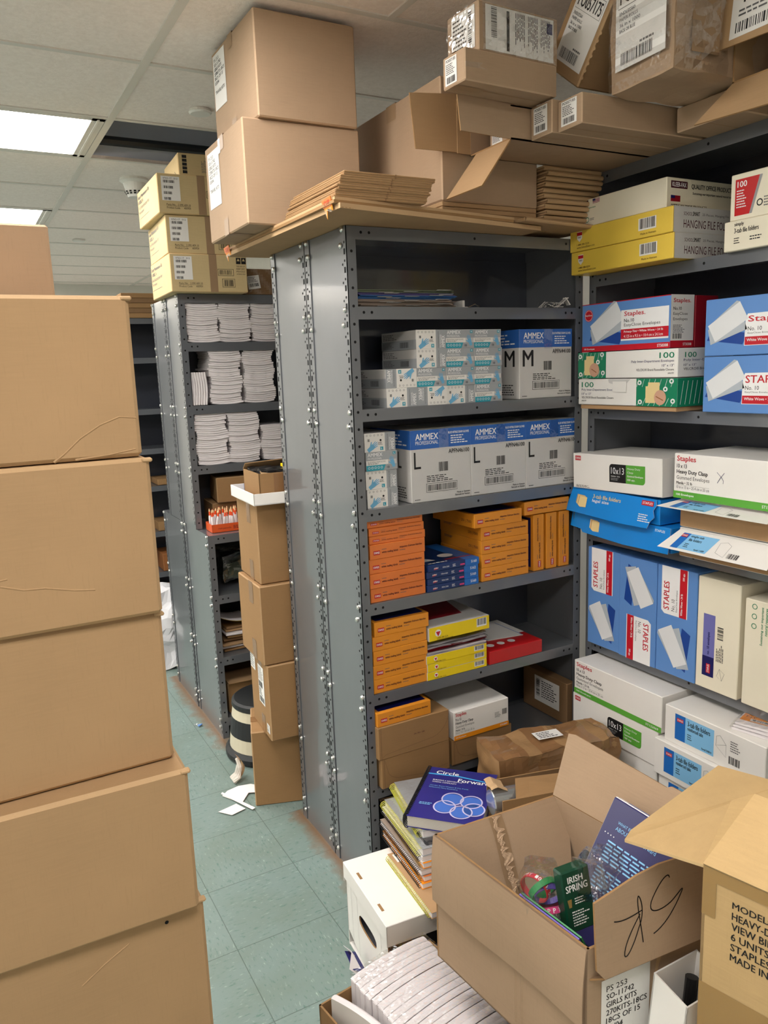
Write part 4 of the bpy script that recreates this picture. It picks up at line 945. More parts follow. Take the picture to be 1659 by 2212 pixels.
for i, (x, y, z) in enumerate(((.906, 3.53, 2.0685), (.905, 3.545, 2.2315), (.878, 3.525, 2.3945))):
    put(tb, (x, y, z), 'tan printed carton with white barcode label on the far unit, %s of the three' % ('bottom', 'middle', 'top')[i], 'cardboard box', 'tan printed cartons', rz=(-2,-3,-1)[i])
t = root('cardboard_box', 'tan carton with a row of black symbols, highest on the far unit', 'cardboard box', (.985, 3.56, 2.5575), -3)
g, f = carton(.26, .30, .098, 'tan printed cardboard', 'yellow kraft edge', .003); F = f['F']; h = .098
for k in range(5): g.rect(F, .018, h*(.14+.16*k), .038, h*(.27+.16*k), 'black ink', L1)
g.fine(F.rot(.13, .02, 90), 0, 0, .07, .03, 5, 'grey ink'); g.stroke(f['L'], [(.26,.002), (.22,.035), (.285,.0)], .002, 'black ink')
g.obj('carton', t)
g = G(); gridbox(g, (0,0,0), (.16,.12,.115), 'dark kraft cardboard', 6); F = Fr((0,0,0),(1,0,0),(0,0,1)); g.rect(F.rot(.02,.02,8), 0, 0, .06, .06, 'label paper', .006); g.bars(F.rot(.02,.02,8), .006, .01, .054, .025, 'black ink', 16, .0065); g.fine(F.rot(.02,.02,8), .006, .03, .054, .056, 4, 'black ink', .0065)
g2 = g.v[:]; g.grid(lambda u, v: Vector((-.004+.168*u, -.010+.004*math.sin(u*14+v*9), -.0+.119*v)), 14, 12, 'clear film')
solo(g, 'wrapped_parcel', 'small dark parcel in clear plastic right of the tan cartons on the far unit', 'parcel', (1.262, 3.60, 2.069), 0)
# boxes and pencils below the booklets
g, f = carton(.24, .22, .12, 'brown kraft cardboard', 'kraft cardboard', .003); solo(g, 'cardboard_box', 'small brown carton, upper one on the shelf behind the red pencils', 'cardboard box', (1.065, 3.62, 1.099), -8)
g, f = carton(.26, .20, .105, 'brown kraft cardboard', 'kraft cardboard', .003); solo(g, 'cardboard_box', 'small brown carton, lower one on the shelf behind the red pencils', 'cardboard box', (1.050, 3.66, .9865), -4)
t = root('pencil_box', 'orange open box holding bundles of red pencils on the lower far shelf', 'pencil box', (.985, 3.47, .9865), -2)
g = G(); w, d, h = .20, .11, .038
for a, b in (((0,0,0),(w,d,.002)), ((0,0,0),(w,.002,h)), ((0,d-.002,0),(w,d,h)), ((0,0,0),(.002,d,h)), ((w-.002,0,0),(w,d,h))): g.box(a, b, 'orange box card')
F = Fr((0,0,0),(1,0,0),(0,0,1)); g.text(F, 'red pencils', .03, .012, .09, .022, 'maroon print'); g.fine(F, .1, .010, .18, .028, 3, 'maroon print'); g.obj('box', t)
pc = None
for i in range(12):
    for j in range(3):
        x, y = .012+i*.0158+j*.003, .02+j*.03
        if pc is None:
            g = G(); g.tube([(0,0,0), (0,0,.085)], .0042, 'orange pencil', 6); g.lathe((0,0,.085), [(.0042,0), (.0015,.012)], 'pencil wood', 6); g.lathe((0,0,.097), [(.0015,0), (0,.004)], 'red ink', 6)
            g.lathe((0,0,0), [(.0062,.0), (.0066,.055), (.0050,.066)], 'white paper', 6)
            pc = g.obj('pencil')
        c = put(pc, (.985+x, 3.47+y, .989+R.uniform(0,.008)), 'red pencil with sharpened tip and white wrapping, standing in the orange box', 'pencil', 'red pencils in the orange box', rx=R.uniform(-6,6), ry=R.uniform(-5,9))
g = G(); gridbox(g, (.02,.02,.015), (.25,.22,.14), 'grey film', 12); crumple(g, .03, 14, 2); gg = G(); 
solo(g, 'plastic_bag', 'crumpled clear plastic bag on the upper shelf of the rusty section', 'plastic bag', (1.03, 3.52, .715))
g = G(); gridbox(g, (.01,.02,.01), (.17,.15,.09), 'green folder', 6); crumple(g, .02, 14, 5); solo(g, 'bag_contents', 'dull green bundle inside the clear plastic bag on the rusty section', 'bundle', (1.06, 3.55, .72))
for i in range(8):
    g = G(); m_ = ('brown kraft cardboard', 'white paper', 'kraft cardboard', 'dark kraft cardboard')[i % 4]; w = .26
    g.box((0,0,0), (w,.22,.011), m_, .002); g.warp(lambda p, i=i: Vector((p.x, p.y, p.z+.012*math.sin(p.x*9+i*.3)**2)))
    solo(g, 'paper_folder', 'bent folder in the untidy pile on the middle shelf of the rusty section', 'folder', (1.0+R.uniform(-.01,.02), 3.46+R.uniform(0,.03), .402+i*.0145), R.uniform(-4,4), 'untidy folders')
g = G(); g.grid(lambda u, v: Vector((.14*u, .16*v, .05*(1-u)**2+.02*u)), 10, 4, 'lemon card'); g.grid(lambda u, v: Vector((.14*u, .16*v, .05*(1-u)**2+.02*u+.002)), 10, 4, 'white paper')
solo(g, 'curled_booklet', 'curled yellow and white booklet on the untidy folder pile', 'booklet', (.99, 3.46, .53))
t = root('cardboard_box', 'flat brown carton with a round cutout on the bottom shelf of the rusty section', 'cardboard box', (1.0, 3.46, .102))
g, f = carton(.28, .28, .15, 'brown kraft cardboard', 'kraft cardboard', .003); g.ring(f['T'], .09, .10, .045, .008, 'hole dark', L2); g.obj('carton', t)
g = G(); g.slab([(-.0,-.02,.155), (.2,-.02,.150), (.2,.12,.158), (.0,.12,.165)], .003, 'kraft cardboard', 'cut cardboard edge'); g.obj('flap', t)
# distant unit contents
for (x, z, w, h, m_, l) in ((1.13,.682,.14,.06,'brown kraft cardboard','small brown carton, higher one on the distant dark unit'), (1.15,.992,.14,.04,'brown kraft cardboard','flat brown parcel on the fifth shelf of the distant unit'), (1.14,.402,.18,.12,'wood brown','reddish brown box low on the distant unit'), (1.14,.102,.18,.16,'orange plastic','orange box on the lowest shelf of the distant unit')):
    g, f = carton(w, .22, h, m_, m_, .003); solo(g, 'cardboard_box', l, 'box', (x, 5.26, z))
for i in range(5):
    g = G(); g.box((0,0,0), (.42,.26,.030), 'dark kraft cardboard' if i % 2 else 'brown kraft cardboard', .003); solo(g, 'flattened_box', 'folded carton in the low pile on top of the distant unit', 'flattened box', (1.02, 5.24, 2.081+i*.031), 0, 'folded cartons on the distant unit')
g = G(); gridbox(g, (-.14,-.14,0), (.14,.14,.46), 'white bag', 10)
g.warp(lambda p: Vector((p.x*(1.15-.5*max(0,p.z-.3)/.16), p.y*(1.15-.5*max(0,p.z-.3)/.16), p.z))); crumple(g, .05, 9); g.v = [(x,y,max(z,.002)) for x,y,z in g.v]
solo(g, 'waste_bag', 'full white plastic bag on the floor beyond the rusty section', 'bag', (1.03, 4.62, .0))
# ================================================================ RIGHT UNIT: boxes built facing -Y, turned -90 so their front faces -X
def rp(g_or_t, name, label, cat, x, yfar, z, rz=0, group=None, rx=0, ry=0):
    if isinstance(g_or_t, G): return solo(g_or_t, name, label, cat, (x, yfar, z), -90+rz, group, rx, ry)
# hanging file boxes
def hang_box():
    w, d, h = .418, .275, .0705
    g, f = pb(w, d, h, 'yellow card', .002); F = f['F']
    g.poly(F, [(w*.08,h*.55), (w*.08,h*.85), (w*.135,h*.85), (w*.135,h*.55), (w*.107,h*.40)], 'label paper', L1); g.rect(F, w*.08, h*.68, w*.135, h*.82, 'red ink', L2); g.text(F, 'smart', w*.09, h*.56, w*.125, h*.64, 'maroon print', True)
    g.text(F, '1-888-388-3224', w*.08, h*.24, w*.21, h*.32, 'maroon print'); g.text(F, 'www.SchoolSmart.com', w*.08, h*.11, w*.27, h*.20, 'maroon print')
    g.rect(F, w*.70, h*.30, w*.86, h*.78, 'label paper', L1); g.bars(F, w*.71, h*.36, w*.85, h*.76, 'black ink', 20); g.text(F, 'Made in Vietnam', w*.72, h*.12, w*.86, h*.2, 'maroon print')
    S = f['R']; g.rect(S, .004, 0, d, h, 'white card grey', L1)
    g.text(S, 'SCHOOL', d*.16, h*.66, d*.29, h*.80, 'maroon print'); g.text(S, 'SMART', d*.295, h*.66, d*.40, h*.82, 'black ink', True); g.text(S, '25 Pieces, Hanging File', d*.44, h*.66, d*.86, h*.78, 'grey ink')
    g.text(S, 'HANGING FILE FOLDERS', d*.16, h*.18, d*.97, h*.50, 'maroon print')
    return g
hb = hang_box().obj('file_folder_box')
put(hb, (1.840, 2.031, 1.9815), 'yellow hanging file folder box, lower of the two on the upper right shelf', 'folder box', 'yellow hanging file boxes', rz=-90)
put(hb, (1.836, 2.033, 1.9815+.0712), 'yellow hanging file folder box, upper of the two under the white cream box', 'folder box', 'yellow hanging file boxes', rz=-90)
w, d, h = .378, .28, .083
g, f = pb(w, d, h, 'cream card', .002); F = f['F']
def kleer(F, a, b, s):
    g.rect(F, a, b, a+s*.26, b+s*.075, 'maroon print', L1); g.text(F, 'KLEER-FAX', a+s*.02, b+s*.015, a+s*.24, b+s*.06, 'white ink', True)
kleer(F, .008, h*.76, .22); g.rect(F, .085, h*.8, .115, h*.96, 'crimson card', L1); 
for k in range(3): g.rect(F, .085, h*(.82+.05*k), .115, h*(.84+.05*k), 'white ink', L2)
g.rect(F, .085, h*.88, .097, h*.96, 'dark navy print', L3)
g.text(F, 'Sustaining our important', .008, h*.63, .098, h*.70, 'dark green print', True); g.text(F, 'natural resources', .008, h*.54, .07, h*.61, 'dark green print', True)
for k in range(3): g.ring(F, .018+.022*k, h*.25, .008, .002, 'dark green print')
g.fine(F, .075, h*.2, .1, h*.3, 2)
S = f['R']; kleer(S, d*.06, h*.66, .26); g.text(S, 'QUALITY OFFICE PRODUCTS', d*.36, h*.66, d*1.0, h*.84, 'black ink', True); g.text(S, 'Sustaining our important natural resources', d*.38, h*.48, d*.98, h*.58, 'black ink', True)
g.rect(S, d*.06, h*.22, d*.2, h*.42, 'crimson card', L1); g.rect(S, d*.06, h*.32, d*.12, h*.42, 'dark navy print', L2); g.text(S, 'AMERICAN MADE PRODUCTS', d*.06, h*.08, d*.6, h*.14, 'black ink', True)
rp(g, 'file_folder_box', 'long cream white file folder box on top of the yellow hanging file boxes', 'folder box', 1.846, 2.026, 2.1242, 0, None)
w, d, h = .33, .24, .118
g, f = pb(w, d, h, 'cream card', .002); F = f['F']
g.poly(F, [(.014,.012), (.014,.104), (.085,.104), (.058,.012)], 'red card', L1); g.poly(F, [(.058,.012), (.085,.104), (.093,.104), (.066,.012)], 'light grey ink', L1)
g.text(F, '100', .02, .083, .048, .098, 'white ink', True, L2); g.fine(F, .019, .03, .05, .078, 7, 'white ink'); g.ring(F, .088, .035, .009, .003, 'black ink'); g.fine(F, .10, .022, .13, .05, 4); g.text(F, 'file folders', .14, .07, .24, .09, 'black ink', True)
rp(g, 'file_folder_box', 'cream file folder box with red 100 panel on the upper right shelf', 'folder box', 1.905, 1.482, 2.0588, 1)
w, d, h = .33, .24, .0775
g, f = pb(w, d, h, 'cream card', .002); F = f['F']
g.text(F, 'simply', .032, h*.78, .060, h*.93, 'black ink', True); g.text(F, '3-tab file folders', .032, h*.58, .105, h*.74, 'black ink', True); g.fine(F, .032, h*.22, .055, h*.45, 3, 'black ink'); g.fine(F, .08, h*.26, .13, h*.44, 2, 'black ink'); g.text(F, 'manila', .16, h*.3, .2, h*.4, 'black ink')
rp(g, 'file_folder_box', 'cream 3-tab folder box underneath the box with the red 100 panel', 'folder box', 1.900, 1.494, 1.9805, 0)

def env_pic(g, F, a, b, s, flip=1):
    """printed picture of two envelopes fanned on the box, a,b centre, s size"""
    P = lambda pts: [(a+x*s*flip, b+y*s*flip) for x, y in pts]
    g.poly(F, P([(-.52,-.30), (.40,-.42), (.52,-.18), (-.40,-.05)]), 'deep blue print', L1)
    g.poly(F, P([(-.50,-.06), (-.42,-.40), (.50,-.10), (.40,.16)]), 'envelope shade print', L2)
    g.poly(F, P([(-.50,.02), (-.30,-.34), (.52,.12), (.30,.50)]), 'envelope print', L3)
    g.poly(F, P([(-.50,.02), (-.34,.12), (.22,.52), (.30,.50)]), 'envelope shade print', L4)
# easyclose box
w, d, h = .37, .098, .1535
g, f = pb(w, d, h, 'sky blue print', .0015); F = f['F']
g.rect(F, 0, 0, w, h*.115, 'red ink', L1); g.text(F, '100 Envelopes', w*.03, h*.03, w*.16, h*.075, 'white ink', True); g.text(F, 'ST50308', w*.87, h*.03, w*.98, h*.085, 'white ink', True)
env_pic(g, F, w*.30, h*.52, .145); g.disc(F, w*.085, h*.76, h*.125, 'red ink', L2); g.ring(F, w*.085, h*.76, h*.11, .001, 'white ink', L3); g.text(F, 'EasyClose', w*.045, h*.74, w*.125, h*.785, 'white ink', True, L3)
g.rect(F, w*.475, h*.19, w*.985, h*.80, 'white ink', L4); g.text(F, 'Staples.', w*.51, h*.655, w*.74, h*.77, 'red ink', True, .0017)
g.text(F, 'No.10', w*.51, h*.555, w*.62, h*.625, 'black ink', True, .0017); g.text(F, 'EasyClose Envelopes', w*.51, h*.455, w*.90, h*.535, 'black ink', False, .0017)
g.rect(F, w*.475, h*.225, w*.985, h*.42, 'red ink', .0016); g.text(F, 'Privacy-Tint • White Wove • 24 lb', w*.51, h*.335, w*.93, h*.39, 'white ink', True, .002); g.text(F, '4.125 in x 9.5 in • 10.4 cm x 24.1cm', w*.51, h*.25, w*.93, h*.305, 'white ink', False, .002)
g.rect(f['T'], 0, 0, w, d, 'red ink', L1); g.rect(F, 0, h*.985, w, h, 'red ink', L2)
S = f['R']; g.rect(S, 0, h*.135, d, h, 'white card', L1); g.rect(S, 0, 0, d, h*.135, 'red ink', L1); g.text(S, 'ST50308', d*.55, h*.04, d*.92, h*.09, 'white ink', True)
g.text(S, 'Staples.', d*.10, h*.83, d*.85, h*.93, 'red ink', True); g.text(S, 'No.10', d*.10, h*.71, d*.45, h*.77, 'black ink', True); g.text(S, 'EasyClose', d*.10, h*.60, d*.72, h*.67, 'black ink'); g.text(S, 'Envelopes', d*.10, h*.50, d*.72, h*.57, 'black ink')
g.fine(S, d*.1, h*.28, d*.65, h*.44, 6); g.bars(S, d*.1, h*.17, d*.5, h*.27, 'black ink', 14)
rp(g, 'envelope_box', 'blue and red EasyClose envelope box on top of two green and white boxes', 'envelope box', 1.882, 2.022, 1.7325, 0)
g, f = pb(.36, .10, .152, 'crimson card', .0015); rp(g, 'envelope_box', 'dark red side of an envelope box wedged behind the EasyClose box', 'envelope box', 1.985, 2.01, 1.7325, 0)
def poly_box(flip):
    w, d, h = .414, .245, .0835
    g, f = pb(w, d, h, 'white card', .002); F = f['F']; a0, a1 = (0, w*.31) if not flip else (w*.62, w)
    g.rect(F, a0, 0, a1, h, 'dark green print', L1)
    A = a1-a0
    for k in range(7): g.stroke(F, [(a0+A*(.02+.14*k), h*.02), (a0+A*(.10+.14*k), h*.30 if k % 2 else h*.2)], .0012, 'white ink'); g.stroke(F, [(a0+A*(.06+.14*k), h*.98), (a0+A*(.01+.14*k), h*.7)], .0012, 'white ink')
    for (x, y) in ((.86,.9), (.72,.62), (.08,.85), (.1,.15), (.9,.2)):
        g.disc(F, a0+A*x, h*y, .0085, 'white ink', L2, 14, .0075); g.disc(F, a0+A*x, h*y, .0035, 'dark green print', L3, 10)
    g.rect(F, a0+A*.30, h*.32, a0+A*.58, h*.86, 'manila', L3); g.rect(F, a0+A*.24, h*.12, a0+A*.48, h*.72, 'manila', L4); g.disc(F, a0+A*.60, h*.32, h*.27, 'skin print', .0016, 24); g.stroke(F, [(a0+A*.50,h*.36), (a0+A*.68,h*.22)], .003, 'wood brown', .0019)
    tx = (w*.60 if not flip else w*.05)
    al = lambda x0, x1: (w*(.97)-(x1-x0), w*.97) if not flip else (w*.04, w*.04+(x1-x0))
    for s, y0, y1, L, c in (('100', .68, .88, .055, 'dark green print'), ('Poly Inter-Department Envelopes', .52, .63, .165, 'dark navy print'), ('10" x 13"', .38, .47, .045, 'dark navy print'), ('VELCRO® Brand Resealable Closure', .24, .33, .145, 'black ink'), ('#46399', .12, .18, .022, 'black ink')):
        x0, x1 = al(0, L); g.text(F, s, x0, h*y0, x1, h*y1, c, s == '100')
    if flip:
        g.poly(F, [(w*.33,h*.98), (w*.34,h*.85), (w*.38,h*.80), (w*.38,h*.52), (w*.52,h*.52), (w*.52,h*.82), (w*.56,h*.98)], 'white card grey', L1); g.rect(F, w*.385, h*.5, w*.525, h*.9, 'white card', .003)
    S = f['R']
    if not flip:
        g.text(S, '100', d*.12, h*.68, d*.32, h*.86, 'dark green print', True); g.text(S, 'Poly Inter-Department', d*.10, h*.53, d*.80, h*.63, 'dark navy print'); g.text(S, '10" x 13"', d*.10, h*.38, d*.32, h*.46, 'dark navy print'); g.text(S, 'VELCRO® Brand Resealable', d*.10, h*.24, d*.8, h*.33, 'black ink')
    else:
        g.rect(S, 0, 0, d, h, 'dark green print', L1)
        for k in range(12): g.stroke(S, [(d*(.05+.08*k), h*.08), (d*(.10+.08*k), h*.9)], .0016, 'white ink')
    return g
rp(poly_box(False), 'envelope_box', 'white and green poly envelope box, upper of the two, picture at its left end', 'envelope box', 1.866, 2.022, 1.6465, 0)
rp(poly_box(True), 'envelope_box', 'white and green poly envelope box, lower of the two, with a torn tuck flap', 'envelope box', 1.862, 2.016, 1.5605, 0)
g = G(); g.box((0,0,0), (.40,.22,.013), 'cardboard inner', .001); rp(g, 'cardboard_sheet', 'thin cardboard sheet lying under the lower poly envelope box', 'cardboard sheet', 1.868, 2.010, 1.5460, 0)
def no10_box(word, seed):
    w, d, h = .335, .152, .1405
    g, f = pb(w, d, h, 'sky blue print', .002)
    return g, f, w, d, h
def no10_print(g, F, w, h, word='STAPLES'):
    env_pic(g, F, w*.27, h*.50, .165); g.poly(F, [(w*.60,h*.20), (w*.60,h*.72), (w*.62,h*.78), (w,h*.78), (w,h*.20)], 'white ink', L2)
    g.text(F, word, w*.64, h*.58, w*.95, h*.72, 'red ink', True, L3); g.text(F, 'No. 10', w*.64, h*.46, w*.78, h*.54, 'black ink', False, L3); g.text(F, 'EasyClose Envelopes', w*.64, h*.40, w*.88, h*.44, 'black ink', False, L3)
    g.rect(F, w*.60, h*.235, w, h*.37, 'red ink', L3); g.text(F, 'White Wove • 24 lb', w*.64, h*.30, w*.86, h*.34, 'white ink', True, L4); g.text(F, '500', w*.95, h*.26, w*.99, h*.33, 'white ink', True, L4)
for z, wd, l in ((1.5460, 'STAPLES', 'lower'), (1.7035, 'Staples', 'upper')):
    w, d, h = .36, .24, .1555
    g, f = pb(w, d, h, 'sky blue print', .002)
    F = f['F']; env_pic(g, F, .073, h*.52, .125); g.poly(F, [(.128,h*.16), (.130,h*.62), (.136,h*.70), (w,h*.72), (w,h*.16)], 'white ink', L2)
    g.text(F, wd, .138, h*.53, .262, h*.66, 'red ink', True, L3); g.text(F, 'No. 10', .138, h*.41, .18, h*.48, 'black ink', False, L3); g.text(F, 'EasyClose Envelopes', .138, h*.35, .22, h*.385, 'black ink', False, L3); g.rect(F, .130, h*.17, w, h*.31, 'red ink', L3); g.text(F, 'White Wove • 24 lb', .136, h*.23, .23, h*.28, 'white ink', True, L4)
    rp(g, 'envelope_box', 'big light blue envelope box at the right edge, %s of two' % l, 'envelope box', 1.902, 1.546, z, 0, 'big light blue boxes at the right edge')

# shelf C: clasp boxes on torn blue folder boxes
def tilt(g, pts): pass
g, f = clasp_box(.385, .27, .118, '10 x 13', 'green print', 'panel')
g.rect(f['R'], .003, 0, .27, .118, 'white card', L1)
rp(g, 'envelope_box', 'white 10x13 clasp envelope box on top of the torn blue folder boxes', 'envelope box', 1.845, 2.018, 1.2780, 0, None, 0, -1.5)
g, f = clasp_box(.345, .27, .131, '10 x 13', 'green print', 'text'); F = f['F']
g.stroke(F, [(.148,.088), (.160,.078), (.170,.066), (.169,.058)], .0012, 'dark navy print', L3); g.stroke(F, [(.172,.088), (.160,.074), (.150,.058)], .0012, 'dark navy print', L3)
rp(g, 'envelope_box', 'white clasp envelope box with green stripe and a pen cross at the right edge', 'envelope box', 1.835, 1.582, 1.2985, 0)
def blue_folder_box(torn):
    w, d, h = .385, .30, .078
    t = bpy.data.objects.new('file_folder_box', None); COL.objects.link(t)
    g, f = pb(w, d, h, 'cyan blue print', .0015)
    g.obj('carton', t); g = G()
    # lid front flap hanging / leaning outward
    if torn:
        edge = [(-.02,-.004), (w*.30,-.008), (w*.62,-.012), (w*.93,-.010), (w*.95,.012), (w*.985,.026), (w*.96,.045), (w*.985,.062), (w*.97,h), (.0,h+.004), (-.008,h*.6)]
        o = lambda a, b: Vector((a, -.004-.020*(1-b/h), b))
    else:
        edge = [(-.065,.018), (-.060,.075), (-.0,h), (w,h), (w,.0), (w*.5,-.004), (.0,.004), (-.01,.014)]
        o = lambda a, b: Vector((a, -.003-.010*(1-b/h), b))
    g.slab([o(a, b) for a, b in edge][::-1] if not torn else [o(a, b) for a, b in edge], .0015, 'cyan blue print', 'white card grey')
    U = (o(1,0)-o(0,0)); V = (o(0,h)-o(0,0)); F = Fr(o(0,0), U, V); F.n = Vector((0,-1,-.15)).normalized(); H = V.length
    m_ = .0014
    for k in range(4): g.poly(F, [(w*(.07+.012*k),H*(.36-.03*k)), (w*(.075+.012*k),H*(.72-.02*k)), (w*(.17+.012*k),H*(.70-.02*k)), (w*(.17+.012*k),H*(.22-.0*k)), (w*(.13),H*.2)], 'manila' if k % 2 else 'kraft cardboard edge', m_+.0003*k)
    g.text(F, '3-tab file folders', w*.27, H*.66, w*.60, H*.82, 'manila', True, m_); g.text(F, 'legal size', w*.27, H*.46, w*.47, H*.62, 'white ink', True, m_)
    rlogo(g, F, w*.83, H*.74, w*.955, H*.93, l=m_); g.fine(F, w*.82, H*.08, w*.96, H*.42, 4, 'white ink', m_)
    g.obj('front_flap', t); return t
t = blue_folder_box(True); place(t, (1.862, 2.030, 1.2000), -91.5); tag(t, 'torn cyan blue file folder box directly under the white 10x13 box', 'folder box')
t = blue_folder_box(False); place(t, (1.872, 1.985, 1.1190), -92.5); tag(t, 'torn cyan blue file folder box, lowest of the pile, its flap sticking out left', 'folder box')
for z, l, tp in ((1.1190, 'lower', 1), (1.2090, 'upper', 0)):
    w, d, h = .34, .28, .087
    t = root('file_folder_box', 'white single-tab folder box with open flap, %s of the two at the right edge' % l, 'folder box', (1.862, 1.578, z), -90)
    g, f = pb(w, d, h, 'white card', .002); g.rect(f['F'], .002, .002, w-.002, h*.6, 'cardboard inner', L1); g.obj('carton', t)
    g = G(); 
    A_ = Vector((-.005,-.003,h-.004)); top = Vector((0,-.062,-.050)) if tp else Vector((0,-.070,-.016))
    P = [A_+Vector((0.012,0,0)), A_+Vector((w,0,0)), A_+Vector((w,0,0))+top, A_+top+Vector((-.02,0,0))]
    g.slab([P[3], P[2], P[1], P[0]], .0012, 'white card'); F = Fr(P[3]+Vector((.02,0,0)), (1,0,0), -top); F.n = Vector((1,0,0)).cross(-top).normalized(); H = top.length
    if F.n.y > 0: F.n = -F.n
    g.poly(F, [(w*.06,H*.10), (w*.10,H*.86), (w*.175,H*.86), (w*.135,H*.10)], 'mid blue print', .0005); g.poly(F, [(w*.135,H*.10), (w*.175,H*.86), (w*.46,H*.86), (w*.42,H*.10)], 'pale blue print', .0005)
    rlogo(g, F, w*.095, H*.66, w*.155, H*.80, l=.0008); g.text(F, 'single-tab', w*.19, H*.68, w*.32, H*.80, 'black ink', True, .0008); g.text(F, 'file folders', w*.19, H*.52, w*.32, H*.64, 'black ink', True, .0008); g.fine(F, w*.18, H*.2, w*.24, H*.42, 3, 'black ink', .0008); g.text(F, 'Item# 116889', w*.30, H*.14, w*.40, H*.22, 'black ink', True, .0008)
    g.stroke(F, [(w*.50,H*.25), (w*.49,H*.7), (w*.55,H*.78), (w*.60,H*.66), (w*.59,H*.12), (w*.50,H*.25)], .0008, 'grey ink', .0008); g.bars(F, w*.62, H*.12, w*.72, H*.34, 'black ink', 12, .0008)
    g.obj('open_flap', t)

# shelf D: upright blue boxes, then white ones
def upright(w, h, x, y, label, flip, seed):
    d = .24
    g, f = pb(w, d, h, 'sky blue print', .002)
    F = f['F']
    Fx = F.rot(w, 0, 90) if not flip else F.rot(0, h, -90)     # frame whose a axis runs up (or down) the box
    A_, B_ = h, w
    env_pic(g, Fx, A_*.27, B_*.50, .135); g.poly(Fx, [(A_*.56,B_*.22), (A_*.56,B_*.80), (A_*.59,B_*.88), (A_,B_*.88), (A_,B_*.22)], 'white ink', L2)
    g.text(Fx, 'STAPLES', A_*.60, B_*.68, A_*.86, B_*.82, 'red ink', True, L3); g.text(Fx, 'No. 10', A_*.60, B_*.54, A_*.71, B_*.62, 'black ink', False, L3); g.text(Fx, 'EasyClose Envelopes', A_*.60, B_*.46, A_*.80, B_*.51, 'black ink', False, L3)
    g.rect(Fx, A_*.56, B_*.24, A_, B_*.42, 'red ink', L3); g.text(Fx, 'White Wove • 24 lb', A_*.58, B_*.34, A_*.78, B_*.39, 'white ink', True, L4); g.text(Fx, '500 qty.', A_*.90, B_*.29, A_*.97, B_*.35, 'white ink', True, L4)
    rp(g, 'envelope_box', label, 'envelope box', x, y, .7155, 0, 'upright blue envelope boxes')
upright(.152, .350, 1.898, 1.998, 'upright blue envelope box beside the steel post, leftmost of the three', False, 1)
upright(.158, .350, 1.894, 1.845, 'upright blue envelope box printed upside down, middle one of the three', True, 2)
upright(.152, .350, 1.896, 1.686, 'upright blue envelope box next to the navy-striped white box, rightmost of three', False, 3)
w, d, h = .145, .24, .345
g, f = pb(w, d, h, 'cream card', .002); Fx = f['F'].rot(w, 0, 90); A_, B_ = h, w
g.rect(Fx, A_*.12, B_*.56, A_*.68, B_*.84, 'lilac print', L1); g.rect(Fx, A_*.12, B_*.56, A_*.30, B_*.84, 'dark navy print', L2); rlogo(g, Fx, A_*.15, B_*.64, A_*.235, B_*.74, l=L3); g.text(Fx, 'no. 10 envelopes', A_*.32, B_*.66, A_*.52, B_*.74, 'dark navy print', True)
g.fine(Fx, A_*.28, B_*.34, A_*.45, B_*.52, 5, 'black ink'); g.bars(Fx, A_*.48, B_*.36, A_*.60, B_*.50, 'black ink', 14); g.stroke(Fx, [(A_*.12,B_*.36), (A_*.19,B_*.3), (A_*.22,B_*.42), (A_*.15,B_*.48), (A_*.12,B_*.36), (A_*.22,B_*.42)], .0008, 'grey ink')
rp(g, 'envelope_box', 'upright white envelope box with a navy strip on the shelf with the blue boxes', 'envelope box', 1.898, 1.532, .7155, 0)
w, d, h = .15, .24, .315
g, f = pb(w, d, h, 'cream card', .002); Fx = f['F'].rot(w, 0, 90); A_, B_ = h, w
g.text(Fx, 'Sustaining our important', A_*.60, B_*.60, A_*.95, B_*.66, 'dark green print', True); g.text(Fx, 'natural resources', A_*.70, B_*.52, A_*.95, B_*.58, 'dark green print', True); g.rect(Fx, A_*.72, B_*.38, A_*.97, B_*.50, 'maroon print', L1)
for k in range(3): g.ring(Fx, A_*(.94-.09*k), B_*.80, .008, .002, 'dark green print')
rp(g, 'envelope_box', 'upright cream box with green print at the right edge of the blue box shelf', 'envelope box', 1.898, 1.372, .7155, 0)

